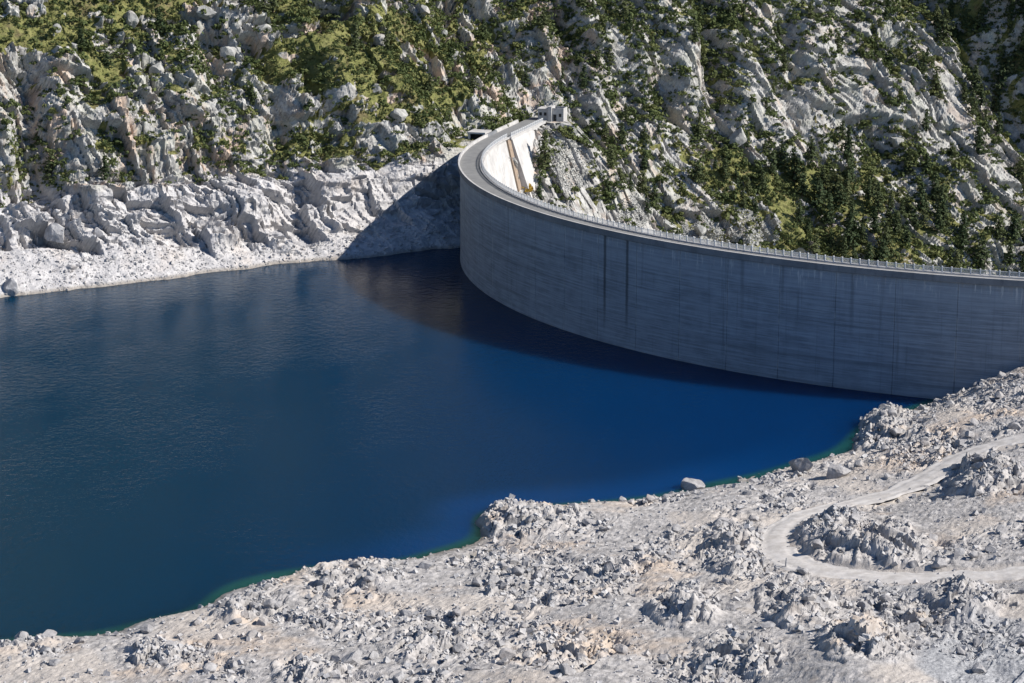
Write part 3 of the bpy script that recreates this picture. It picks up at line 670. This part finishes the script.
for i in range(int(WING_L/PITCH_M)-1):
    an = math.atan2(WING_T[1], WING_T[0])
    o = link('post', PM, dam, loc=wp(1.2+i*PITCH_M, -3.95, Z_DECK+.24)); o.rotation_euler.z = an
    o = link('railing_panel', RM, dam, loc=wp(1.2+(i+.5)*PITCH_M, -3.95, Z_DECK+.24)); o.rotation_euler.z = an
# brown strip down the downstream face where arch and wing meet
V = []; Q = []
for i, z in enumerate(np.linspace(25.7, -4, 16)):
    off = -3.35-.255*(25.75-z)*.95
    for t in (-1.9-.03*(25.75-z), .9): V += [wp(t, off-.5, z)]
    if i: Q.append((2*i-2, 2*i-1, 2*i+1, 2*i))
b0 = len(V); V += [(v[0]+WING_N[0]*1.2, v[1]+WING_N[1]*1.2, v[2]) for v in V]; Q += [tuple(b0+q for q in f[::-1]) for f in Q]
for i in range(1, 16):
    for c in (0, 1): a, b = 2*i-2+c, 2*i+c; Q.append((a, b, b0+b, b0+a))
link('brown_strip', raw_mesh('brown_strip', V, Q, [M_BROWN]), dam, label='brown strip down the bright downstream face')

# ------------------------------------------------------------------ small valve house, retaining wall, tunnel mouth
hx = np.array([WING_T[1], -WING_T[0]]); hy = WING_T
house = link('valve_house', None, label='small pale concrete house with flat roof at the far end of the crest road', cat='building', loc=(HOUSE_C[0], HOUSE_C[1], 25.7))
house.rotation_euler.z = math.radians(-16)
def hp(name, boxes, mat, parent=house):
    m = MB()
    for b in boxes: m.box(*b)
    return link(name, m.mesh(name, mat), parent)
hp('wall', [((-2.1, 0, 1.9), 3.4, 5.0, 3.8)], M_WHITE)
hp('wall', [((2.5, .2, 1.75), 3.8, 4.6, 3.5)], M_WHITE)
hp('stair_tower', [((.1, -.6, 2.35), 1.2, 4.6, 4.7)], M_WHITE)
rf = hp('roof', [((-2.1, 0, 3.88), 3.8, 5.4, .18)], M_WHITE)
hp('roof', [((2.5, .2, 3.50), 3.5, 4.3, .12)], M_DARK)
hp('roof_parapet', [((2.5, -2.02, 3.85), 3.8, .25, .7), ((4.3, .2, 3.85), .25, 4.2, .7), ((2.5, 2.4, 3.85), 3.8, .25, .7)], M_WHITE)
d_ = hp('door', [((1.6, -2.14, 1.15), 1.0, .06, 2.1)], M_DARK); hp('handle', [((1.95, -2.20, 1.1), .06, .06, .16)], M_RAIL, d_)
for x in (-2.9, -1.4): 
    f_ = hp('window', [((x, -2.52, 2.3), .8, .06, 1.0)], M_DARK); hp('sill', [((x, -2.56, 1.74), 1.0, .14, .10)], M_WHITE, f_)
hp('window', [((3.3, -2.14, 2.0), .8, .06, 1.0)], M_DARK)
hp('chimney', [((.1, .9, 5.1), .35, .35, .9)], M_WHITE, rf)
def wing_box(name, t0, t1, o0, o1, z0, z1, mat, parent=None, **kw):
    m = MB(); V8 = [wp(t, o, z) for z in (z0, z1) for t, o in ((t0, o0), (t1, o0), (t1, o1), (t0, o1))]
    m.add(V8, [(3, 2, 1, 0), (4, 5, 6, 7), (0, 1, 5, 4), (1, 2, 6, 5), (2, 3, 7, 6), (3, 0, 4, 7)])
    return link(name, m.mesh(name, mat), parent, **kw)
rw = link('retaining_wall', None, label='low white retaining wall on the hill side of the crest road', cat='wall', loc=(0, 0, 0))
for i in range(9): wing_box('wall_panel', 9.6+i*2.6, 9.6+i*2.6+2.57, 3.3, 3.8, 25.6, 26.95, M_WHITE, rw)
wing_box('coping', 9.55, 33, 3.2, 3.9, 25.55, 26.55, M_WHITE, rw)
tm = link('tunnel_mouth', None, label='small concrete portal with a dark opening beside the dam end', cat='portal', loc=(0, 0, 0))
wing_box('lintel', .6, 7.0, 3.9, 9.6, 26.75, 27.25, M_WHITE, tm); wing_box('pillar', .9, 1.6, 4.1, 4.8, 22, 26.73, M_WHITE, tm)
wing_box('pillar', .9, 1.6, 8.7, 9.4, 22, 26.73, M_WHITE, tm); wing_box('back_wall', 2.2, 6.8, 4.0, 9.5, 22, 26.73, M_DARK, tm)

# ------------------------------------------------------------------ stones and boulders
def ico(sub):
    import bmesh
    bm = bmesh.new(); bmesh.ops.create_icosphere(bm, subdivisions=sub, radius=1.0)
    V = np.array([v.co[:] for v in bm.verts]); T = np.array([[v.index for v in f.verts] for f in bm.faces]); bm.free(); return V, T
def boulder_data(seed, sub=3, cuts=15, rounded=.0):
    r = np.random.default_rng(seed); V, T = ico(sub); V = V.copy()
    for _ in range(cuts):
        d = r.normal(size=3); d /= np.linalg.norm(d); lim = r.uniform(.40, .74)+rounded
        h = V@d; o = h > lim; V[o] -= np.outer(h[o]-lim, d)
    V *= np.array([1.25, r.uniform(.85, 1.2), r.uniform(.8, 1.1)])
    V += .05*np.stack([fbm(V[:, 0]*3+seed, V[:, 1]*3+V[:, 2]*2, 2, seed+k) for k in range(3)], 1)
    return V, T
BM = []
for k in range(10):
    V, T = boulder_data(900+k, 3, 16 if k < 7 else 13, 0 if k < 7 else .07); BM.append((V, T))
BOULDER = [raw_mesh('boulder', V, T, [M_BOULDER]) for V, T in BM]
PALE = [raw_mesh('boulder', V, T, [M_STONE]) for V, T in BM]
SLAB = [raw_mesh('slope_boulder', V, T, [M_SLAB]) for V, T in BM]
R = random.Random(3)
def relate(px, py, marks, near=9):
    d, mx_, my_, w_ = min((math.hypot(px-a, (py-b)*1.3), a, b, c) for a, b, c in marks)
    if d < near: return 'on '+w_ if py < my_+4 else 'at the foot of '+w_
    if abs(px-mx_) > abs(py-my_): return ('right of ' if px > mx_ else 'left of ')+w_
    return ('below ' if py > my_ else 'above ')+w_
LABELLED = []
def remember(o, px, py): LABELLED.append((o, px, py)); return o
def put_boulder(me, p, size, label, group, sink=.25, sq=(1, 1, 1), rot=None):
    o = link('boulder', me, None, label, 'boulder', group, loc=(p[0], p[1], p[2]+size*.5*(.6-sink*2)))
    o.scale = (size*.5*sq[0], size*.5*sq[1], size*.5*sq[2]); o.rotation_euler = rot or (R.uniform(-.3, .3), R.uniform(-.3, .3), R.uniform(0, 6.28)); return o
def near_hit(px, py):
    p = bank_hit(px, py)
    for _ in range(6): p = unproj(px, py, .5*p[2]+.5*near_z(p[0], p[1]))
    return p
NOTED = [(803, 470, 4.8, 4, 'big rounded grey boulder at the waterline below the track'), (838, 477, 4.6, 2, 'flat-topped boulder with a long shadow beside the rounded grey one'),
         (694, 490, 4.6, 5, 'wide low boulder standing at the edge of the bright blue water'), (426, 568, 2.2, 9, 'small round boulder at the end of the shore ledge'),
         (896, 434, 2.6, 9, 'pale round boulder on the rubbly knoll by the dam'), (476, 585, 2.4, 2, 'dark-sided boulder on tan dirt behind the ledge'),
         (262, 624, 2.6, 3, 'angular boulder with dark left side on the lower shore'), (352, 662, 3.6, 4, 'split boulder standing low in the bank near the bottom edge'),
         (980, 672, 2.2, 1, 'upright boulder on the grey gravel slope'), (772, 585, 2.4, 5, 'boulder under the dark-footed outcrop'),
         (270, 606, 2.0, 8, 'round boulder at the lip of the lower shore'), (22, 641, 2.4, 7, 'whitish boulder at the waterline in the lower corner'),
         (70, 634, 2.6, 3, 'blunt boulder poking up from the lower shoreline'), (180, 614, 3.2, 9, 'pale flat rock jutting into green shallows')]
for px, py, s, k, lab in NOTED: put_boulder(BOULDER[k], near_hit(px, py), s, lab, 'boulders on the near bank', .17, (1.05, 1, 1.1 if s > 4 else .9))
# upright marker stones beside the track
mk = MB(); mk.tube((0, 0, -.3), (.04, 0, 1.5), .22, .13, 6); MKM = mk.mesh('marker_stone', M_STONE)
for px, py, lab in [(763, 566, 'thin upright marker stone left of the track bend'), (786, 567, 'thin upright marker stone at the track bend edge'), (885, 624, 'thin upright marker stone on the bank below the track')]:
    p = near_hit(px, py); link('marker_stone', MKM, None, lab, 'marker stone', 'marker stones by the track', loc=tuple(p))
# loose boulders of the near bank: the largest are things, the rest rubble
cand = []
for _ in range(125000):
    x, y = R.uniform(-110, 125), R.uniform(280, 478); z = near_z(x, y)
    if z < .15 or math.hypot(x-DC[0], y-DC[1]) < DR+1.5: continue
    j = min(int((y-YA[0])/.4), nyn-1); i = min(int((x-XA[0])/.24), nxn-1)
    if td[j, i] < R.uniform(1.6, 3.2): continue
    pr = .08+.85*rough[j, i]**1.5*(1-.5*dirt[j, i])
    pr *= .25+.75*(vnoise(np.array([x/6]), np.array([y/8]), 77)[0]*.5+.5)*1.3
    if R.random() > pr: continue
    cand.append((x, y, z, .30*(1-R.random()*.985)**-.50))
cand.sort(key=lambda c: -c[3])
def seen(x, y, z, m=4):
    a, b, c = project(np.array([x, y, z])); return -m < a < 1024+m and -m < b < 683+m, a, b
OUTCROP_WORDS = ['the domed outcrop inside the bend', 'the dark-footed outcrop', 'the leaning outcrop', 'the jagged outcrop', 'the broken outcrop', 'the pale outcrop by the track', 'the shadowed hump', 'the pointed rubble hump', 'the rubbly knoll', 'the long shore ledge', 'the smooth shore ledge', 'the rounded shore edge', 'the white smooth hump', 'the splintered plates', 'the broken bottom rocks', 'the smooth rock swell', 'the low ribs']
LAND_NEAR = [(c[0], c[1], w_) for c, w_ in zip(OUTCROPS, OUTCROP_WORDS)]+[(803, 470, 'the big rounded boulder'), (694, 490, 'the wide low boulder'), (426, 568, 'the small round boulder'), (985, 660, 'the gravel slope'), (965, 528, 'the tan dirt patch'), (775, 538, 'the track bend'), (940, 412, 'the upper dirt flat'), (600, 560, 'the pale mid bank'), (60, 670, 'the lower corner')]
nb_big = 0; rub = []; PLACED = []
for (x, y, z, s) in cand:
    v, a, b = seen(x, y, z); s = min(s, 2.3)
    if v and nb_big < 240 and s > .7 and all((x-u)**2+(y-t)**2 > (.55*(s+r))**2 for u, t, r in PLACED):
        PLACED.append((x, y, s))
        remember(put_boulder(BOULDER[R.randrange(10)], (x, y, z), s, '%s angular grey boulder lying %s' % ('large' if s > 1.5 else 'mid-sized' if s > 1.05 else 'small', relate(a, b, LAND_NEAR, 16)), 'boulders on the near bank', .2, (1.15, 1, .9)), a, b); nb_big += 1
    else: rub.append((x, y, z, min(s, 1.2)))
CUBE = np.array([(-1, -1, -1), (1, -1, -1), (1, 1, -1), (-1, 1, -1), (-1, -1, 1), (1, -1, 1), (1, 1, 1), (-1, 1, 1)], float)
CQ = np.array([(3, 2, 1, 0), (4, 5, 6, 7), (0, 1, 5, 4), (1, 2, 6, 5), (2, 3, 7, 6), (3, 0, 4, 7)])
def rubble(name, pts, mat, label, seed, up=None):
    r = np.random.default_rng(seed); P = np.array(pts); m = len(P)
    V = CUBE[None]*r.uniform(.6, 1.0, (m, 8, 3))*r.uniform(.55, 1.0, (m, 1, 3))
    V[:, 4:, :2] *= r.uniform(.35, .9, (m, 1, 1))
    q = r.normal(size=(m, 4)); q /= np.linalg.norm(q, axis=1, keepdims=True); a, b, c, d = q.T
    M = np.stack([np.stack([1-2*(c*c+d*d), 2*(b*c-a*d), 2*(b*d+a*c)], -1), np.stack([2*(b*c+a*d), 1-2*(b*b+d*d), 2*(c*d-a*b)], -1), np.stack([2*(b*d-a*c), 2*(c*d+a*b), 1-2*(b*b+c*c)], -1)], 1)
    V = np.einsum('mij,mkj->mki', M, V)*(P[:, 3]*.52)[:, None, None]+P[:, None, :3]
    V[..., 2] += (P[:, 3]*.12)[:, None]
    Q = (CQ[None]+(np.arange(m)*8)[:, None, None]).reshape(-1, 4)
    link(name, raw_mesh(name, V.reshape(-1, 3), Q, [mat]), None, label, 'stones', None, 'stuff')
rubble('loose_stones', rub, M_STONE, 'loose pale stones strewn over the near bank', 5)

# stones on the far talus and the scree behind the dam
def pick(n_, cond, seed):
    r = np.random.default_rng(seed); ok = np.flatnonzero(cond.ravel()); return r.choice(ok, min(n_, len(ok)), replace=False)
inview = (VPX > -20) & (VPX < 1044) & (VPY > -15) & (VPY < 330) & ~((VPX > 500) & (VPY > crest_y(VPX)+3))
k = pick(3000, inview & (talus > .25) & (TV[..., 2] > .1), 11); r = np.random.default_rng(12)
rubble('talus_stones', np.column_stack([Vf[k], .25*(1-r.random(len(k))*.97)**-.5]), M_STONE, 'pale broken talus stones along the far shore', 13)
scree_m = inview & ((np.hypot((VPX-735)/45, (VPY-228)/20)+fbm(SS/6, TT/6, 3, 88)*.4 < 1) | (np.hypot((VPX-572)/26, (VPY-165)/32) < .8) | (np.hypot((VPX-632)/20, (VPY-215)/24) < .8))
k = pick(4500, scree_m, 15)
rubble('scree_stones', np.column_stack([Vf[k], .35*(1-r.random(len(k))*.97)**-.42]), M_SLAB, 'pale scree of broken blocks above the dam railing', 16)
def far_hit(px, py):
    d = np.abs(VPX[::2, ::2]-px)+np.abs(VPY[::2, ::2]-py)+VZC[::2, ::2]*.004; q = np.unravel_index(np.argmin(d), d.shape); return TV[::2, ::2][q]
FARB = [(12, 289, 6.5, 8, 'large white boulder at the waterline in the far corner', 1), (72, 268, 3.6, 2, 'dark-sided boulder low on the far talus', 1), (58, 232, 7.0, 3, 'upright bleached rock with a broad dark left face', 1),
        (100, 236, 6.0, 5, 'bleached shark-fin rock right of the broad dark one', 1), (355, 42, 4.6, 4, 'grey square boulder in the grassy upper slope', 0), (381, 44, 5.0, 7, 'flat pale slab lying in brown grass', 0),
        (160, 75, 7.0, 1, 'tilted pale block with a black left face in the cliff', 0), (228, 55, 8.0, 0, 'big grey fin of rock under dark shrubs', 0), (262, 32, 6.0, 8, 'smooth pale boulder in the grassy slope above the double tower', 0),
        (424, 12, 5.0, 2, 'white standing block near the top edge', 0), (442, 34, 3.6, 5, 'small white block beside the summit shrubs', 0), (453, 56, 4.6, 6, 'pale pointed blocks in the grass above the road', 0),
        (400, 117, 6.5, 9, 'wide flat white boulder above the dam end', 0), (375, 88, 5.5, 3, 'white angular boulder in the middle of the grass', 0), (130, 20, 6.0, 8, 'pale domed rock on the upper green slope', 0),
        (75, 48, 3.6, 1, 'small white rock in the upper green slope', 0), (56, 30, 3.6, 7, 'thin pale slab in the green slope', 0), (208, 14, 6.0, 9, 'broad pale boulder near the top edge', 0),
        (552, 203, 4.0, 2, 'dark round rock just behind the railing', 0), (668, 226, 6.0, 4, 'pale slanted block just behind the railing', 0), (700, 232, 5.0, 8, 'pale wedge of rock behind the railing by the scree', 0),
        (895, 143, 6.5, 5, 'dark-fronted block jutting under the white slabs', 0), (788, 150, 6.0, 3, 'rosy tilted block at the cliff foot', 0), (738, 140, 7.0, 1, 'standing rosy pillar at the cliff foot', 0)]
for px, py, s, kk, lab, bl_ in FARB:
    put_boulder((PALE if bl_ else SLAB)[kk], far_hit(px, py), s, lab, 'boulders on the mountainside', .3, (.95, .8, .95 if s < 6.9 else 1.15), (R.uniform(-.5, .5), R.uniform(-.5, .5), R.uniform(0, 6.28)))

# ------------------------------------------------------------------ vegetation
def leaf_quads(C, D, size, r, flat=.5):
    """one bent leaf-clump quad per centre C, roughly facing D"""
    m = len(C); N = D+r.normal(size=(m, 3))*flat; N /= np.linalg.norm(N, axis=1, keepdims=True)
    A = np.cross(N, r.normal(size=(m, 3))); A /= np.linalg.norm(A, axis=1, keepdims=True); Bv = np.cross(N, A); s = size[:, None]
    V = np.stack([C-A*s, C-Bv*s*.55-N*s*.15, C+A*s*1.1, C+Bv*s*.6-N*s*.1], 1).reshape(-1, 3)
    return V, np.arange(4*m).reshape(-1, 4)
def pine_meshes(seed, slim):
    r = np.random.default_rng(seed); H = 9.0; m = MB(); bend = r.uniform(-.35, .35, 2)
    ax = lambda t: np.array((bend[0]*t*t, bend[1]*t*t, H*t))
    for i in range(5): m.tube(ax(i/5), ax((i+1)/5), .17*(1-i/5.6), .17*(1-(i+1)/5.6), 6)
    C = []; D = []; S = []; lev = 19; start = r.uniform(.06, .16)
    for l in range(lev):
        t = start+(1-start)*(l+r.uniform(-.3, .3))/lev; t = min(max(t, .05), .985)
        rad = slim*((1-t)**.62*2.1+.15)*r.uniform(.7, 1.2)*(.75+.25*min(1, (t-start+.05)*6)); nbr = 6 if t < .7 else 4
        for b in range(nbr):
            if r.random() < .12: continue
            an = r.uniform(0, 6.283); L = rad*r.uniform(.6, 1.15); dr = np.array((math.cos(an), math.sin(an), r.uniform(-.25, .25)))
            if L > 1.0 and r.random() < .35: m.tube(ax(t), ax(t)+dr*L*.8, .045, .012, 3)
            for q in np.linspace(.25, 1, max(2, int(L/.42))):
                C.append(ax(t)+dr*L*q+r.normal(size=3)*.12); D.append((dr[0]*.5, dr[1]*.5, .9)); S.append(r.uniform(.32, .55))
                C.append(ax(t)+dr*L*q+r.normal(size=3)*.2); D.append((dr[0], dr[1], .2)); S.append(r.uniform(.28, .5))
    V, Q = leaf_quads(np.array(C), np.array(D), np.array(S), r, .45)
    return m.mesh('trunk', M_BARK), raw_mesh('crown', V, Q, [M_PINE]), V, Q
PINES = [pine_meshes(40+i, s) for i, s in enumerate((.85, .95, 1.05, 1.2, 1.4, .8, 1.6))]
def shrub_data(seed, nq_=130):
    r = np.random.default_rng(seed); lob = r.normal(size=(7, 3))*np.array((.55, .55, .25))+np.array((0, 0, .5)); C = []; D = []
    for i in range(nq_):
        c = lob[r.integers(7)]; d = r.normal(size=3); d /= np.linalg.norm(d); d[2] = abs(d[2])*.9-.1
        C.append(c+d*r.uniform(.28, .52)); D.append(d)
    return leaf_quads(np.array(C), np.array(D), r.uniform(.14, .30, nq_)*(1.5 if nq_ < 60 else 1), r, .5)
SHD = [shrub_data(70+i) for i in range(6)]
SHM = [raw_mesh('shrub', V_, Q_, [M_SHRUB]) for V_, Q_ in SHD]
SHS = [shrub_data(90+i, 34) for i in range(5)]
nz = NV[..., 2]
CRAG_WORDS = ['the tall pale crag', 'the ribbed pinkish cliff', 'the long leaning rib', 'the broad pale crag', 'the fluted rock wall', 'the pale top crag', 'the smooth leaning slabs', 'the bright bare face', 'the split white slab', 'the lowest pale outcrop', 'the grey buttress above the road', 'the rough rocks above the road', 'the stepped pink cliff', 'the broken rosy cliff', 'the tall rosy buttress', 'the sheer pale buttress', 'the double rock tower', 'the dark seamed rib', 'the pale rock dome', 'the white ribbed outcrop', '', '', '', '', '']
BLOCK_WORDS = ['', '', '', '', 'the grey square boulder', 'the flat pale slab', 'the tilted pale block', 'the big grey fin', 'the smooth pale boulder', 'the white standing block', '', 'the pale pointed blocks', 'the wide flat white boulder', 'the white angular boulder', 'the pale domed rock', 'the small white rock', 'the thin pale slab', 'the broad top boulder', 'the dark round rock', 'the pale slanted block', 'the pale wedge', 'the dark-fronted block', 'the rosy tilted block', 'the rosy pillar']
LAND_FAR = [(c[0], c[1], w_) for c, w_ in zip(CRAGS, CRAG_WORDS) if w_]+[(c[0], c[1], w_) for c, w_ in zip(FARB, BLOCK_WORDS) if w_]
LAND_FAR += [(551, 108, 'the small house'), (527, 192, 'the golden bush'), (735, 228, 'the scree'), (985, 70, 'the ravine grass strip'), (470, 135, 'the tunnel portal')]
def scatter(n_, dens, seed, spacing):
    r = np.random.default_rng(seed); p = np.where(inview, dens, 0).ravel(); p = p/p.sum()
    ks = r.choice(len(p), n_, replace=False, p=p); out = []; grid = {}
    for k_ in ks:
        q = Vf[k_]; c = (int(q[0]//spacing), int(q[1]//spacing), int(q[2]//spacing))
        if any((grid.get((c[0]+i, c[1]+j, c[2]+l)) is not None) and np.sum((grid[(c[0]+i, c[1]+j, c[2]+l)]-q)**2) < spacing**2 for i in (-1, 0, 1) for j in (-1, 0, 1) for l in (-1, 0, 1)): continue
        grid[c] = q; out.append(k_)
    return out
area_w = np.clip(1/np.maximum(nz, .2), 0, 3)
offwall = np.where(side < 0, rdist > 1.5+.36*np.maximum(25.7-TV[..., 2], 0), rdist > 1.5)
tree_ok = smooth(.12, .4, nz)*(1-bleached)*offwall
conifer = t_map**1.7*(smooth(730, 850, VPX)*.9*smooth(150, 215, VPY)+.16*smooth(480, 560, VPX)+.06)+1.2*np.exp(-((VPX-540)/10)**2-((VPY-178)/16)**2)+5.0*smooth(0, 6, rd)*smooth(160, 190, SS)*(VPY < 200)
conifer = conifer*tree_ok*(1-smooth(1.2, .8, np.hypot((VPX-553)/16, (VPY-125)/22)))
conifer = conifer*(1-.95*np.minimum(ravine_grass*1.6, 1))*smooth(-.25, .3, fbm(SS/11, TT/13, 3, 67))
ks = scatter(620, conifer, 21, 4.6)
TREEINFO = []
for k_ in ks:
    px, py = VPX.ravel()[k_], VPY.ravel()[k_]
    hgt = R.uniform(3.8, 8.8)+(R.uniform(1.5, 4.5) if (px > 770 and py > 150) or (px < 560 and 120 < py) or px > 930 else 0)
    TREEINFO.append((hgt/VZC.ravel()[k_], hgt, k_, px, py))
TREEINFO = [t for t in TREEINFO if not (t[3] > 500 and t[4]-t[0]*F_PX > crest_y(t[3])-6)]
TREEINFO.sort(reverse=True)
def size_word(h): return 'tall' if h > 9.2 else 'mid-sized' if h > 6.6 else 'small'
extraV = []; extraQ = []; off = 0
for i, (_, hgt, k_, px, py) in enumerate(TREEINFO):
    p = Vf[k_]; v = R.randrange(7) if hgt < 8 else R.choice((0, 1, 2, 3, 5, 4)); tr, cr, CV, CQ_ = PINES[v]; s = hgt/9.0
    if i < 300:
        shape = 'slender' if v in (0, 1, 5) else 'broad'
        t = link('pine_tree', None, None, '%s %s dark green pine %s' % (size_word(hgt), shape, relate(px, py, LAND_FAR)), 'tree', 'pines on the mountainside', loc=(p[0], p[1], p[2]-.3))
        t.scale = (s*R.uniform(.9, 1.15), s*R.uniform(.9, 1.15), s); t.rotation_euler.z = R.uniform(0, 6.28)
        link('trunk', tr, t); link('crown', cr, t); remember(t, px, py)
    elif i < 620:
        a = R.uniform(0, 6.28); c, sn = math.cos(a), math.sin(a); sel = np.arange(0, len(CQ_), 2)
        X = CV.reshape(-1, 4, 3)[sel].reshape(-1, 3)*s*np.array((1.1, 1.1, 1)); X = np.column_stack([X[:, 0]*c-X[:, 1]*sn, X[:, 0]*sn+X[:, 1]*c, X[:, 2]])+p
        extraV.append(X); extraQ.append(np.arange(len(X)).reshape(-1, 4)+off); off += len(X)
if extraV: link('small_pines', raw_mesh('small_pines', np.vstack(extraV), np.vstack(extraQ), [M_PINE]), None, 'small far pines dotted over the upper mountainside', 'trees', None, 'stuff')
# one autumn-gold bush just behind the railing
p = far_hit(527, 192); gb = link('golden_bush', raw_mesh('golden_bush', *SHD[1], [M_GOLD]), None, 'single golden yellow bush just behind the railing', 'bush', loc=tuple(p)); gb.scale = (3.2, 3.2, 2.4)
sh_d = (t_map**1.2*(.15+1.3*hollow)*smooth(-.35, .3, fbm(SS/8, TT/10, 3, 66))+grassy*t_map*.25+.01)*smooth(.02, .3, nz)*(1-bleached)*offwall*area_w*(1-.35*grassy*smooth(480, 400, VPX))*(1-.85*scree_m)*(1-.45*smooth(590, 640, VPX)*smooth(830, 780, VPX)*smooth(135, 160, VPY))*(1-.55*smooth(720, 800, VPX)*smooth(165, 200, VPY))*(1-.9*np.minimum(ravine_grass*1.5, 1))
ks = scatter(11500, sh_d, 31, 1.3)
info = []
for k_ in ks:
    s = .62*(1-R.random()*.93)**-.42; s = min(s, 2.1)*(1.2 if VPX.ravel()[k_] > 560 else 1.0); info.append((s/VZC.ravel()[k_], s, k_))
info.sort(reverse=True); sv = []; sqd = []; off = 0; rr_ = np.random.default_rng(5)
for i, (_, s, k_) in enumerate(info):
    p = Vf[k_]
    if i < 300:
        px, py = VPX.ravel()[k_], VPY.ravel()[k_]
        o = link('shrub', SHM[R.randrange(6)], None, '%s dark green shrub %s' % ('large' if s > 2.0 else 'low rounded', relate(px, py, LAND_FAR)), 'shrub', 'shrubs on the mountainside', loc=(p[0], p[1], p[2]-.15))
        remember(o, px, py); o.scale = (s*1.25*R.uniform(.8, 1.2), s*1.25*R.uniform(.8, 1.2), s*R.uniform(.8, 1.4)); o.rotation_euler.z = R.uniform(0, 6.28)
    else:
        SV, SQ = SHS[R.randrange(5)]; a = R.uniform(0, 6.28); c, sn = math.cos(a), math.sin(a); X = SV*s*1.3
        X = np.column_stack([X[:, 0]*c-X[:, 1]*sn, X[:, 0]*sn+X[:, 1]*c, X[:, 2]])+p; sv.append(X); sqd.append(SQ+off); off += len(X)
link('low_shrubs', raw_mesh('low_shrubs', np.vstack(sv), np.vstack(sqd), [M_SHRUB]), None, 'low dark shrubs dotted all over the mountainside', 'shrubs', None, 'stuff')
# heath and grass tufts
ks = pick(12000, inview & (grassy > .45) & (np.random.default_rng(3).random(SS.shape) < area_w/2), 41); m = len(ks); r = np.random.default_rng(42)
C = Vf[ks]+np.array((0, 0, .12)); C = np.repeat(C, 3, 0)+r.normal(size=(3*m, 3))*np.array((.18, .18, .08))
V_, Q_ = leaf_quads(C, np.tile(np.array((0, -.3, .8)), (3*m, 1)), r.uniform(.12, .3, 3*m), r, .3)
link('grass_tufts', raw_mesh('grass_tufts', V_, Q_, [M_HEATH]), None, 'olive grass and heath tufts covering the slope ledges', 'grass', None, 'stuff')

# ------------------------------------------------------------------ labels that single out look-alikes by their order in the picture
same = {}
for o, px, py in LABELLED: same.setdefault(o['label'], []).append((px, py, o))
COUNT = 'zero one two three four five six seven eight nine ten eleven twelve'.split(); NTH = 'zeroth first second third fourth fifth sixth seventh eighth ninth tenth eleventh'.split()
for lab, lst in same.items():
    m = len(lst)
    if not 2 <= m <= 12: continue
    lst.sort(key=lambda q: q[0])
    for i, (px, py, o) in enumerate(lst):
        w_ = 'leftmost of '+COUNT[m] if i == 0 else 'rightmost of '+COUNT[m] if i == m-1 else NTH[i+1]+' from left'
        if len((lab+' '+w_).split()) > 16: w_ = w_.split()[0]
        o['label'] = lab+', '+w_
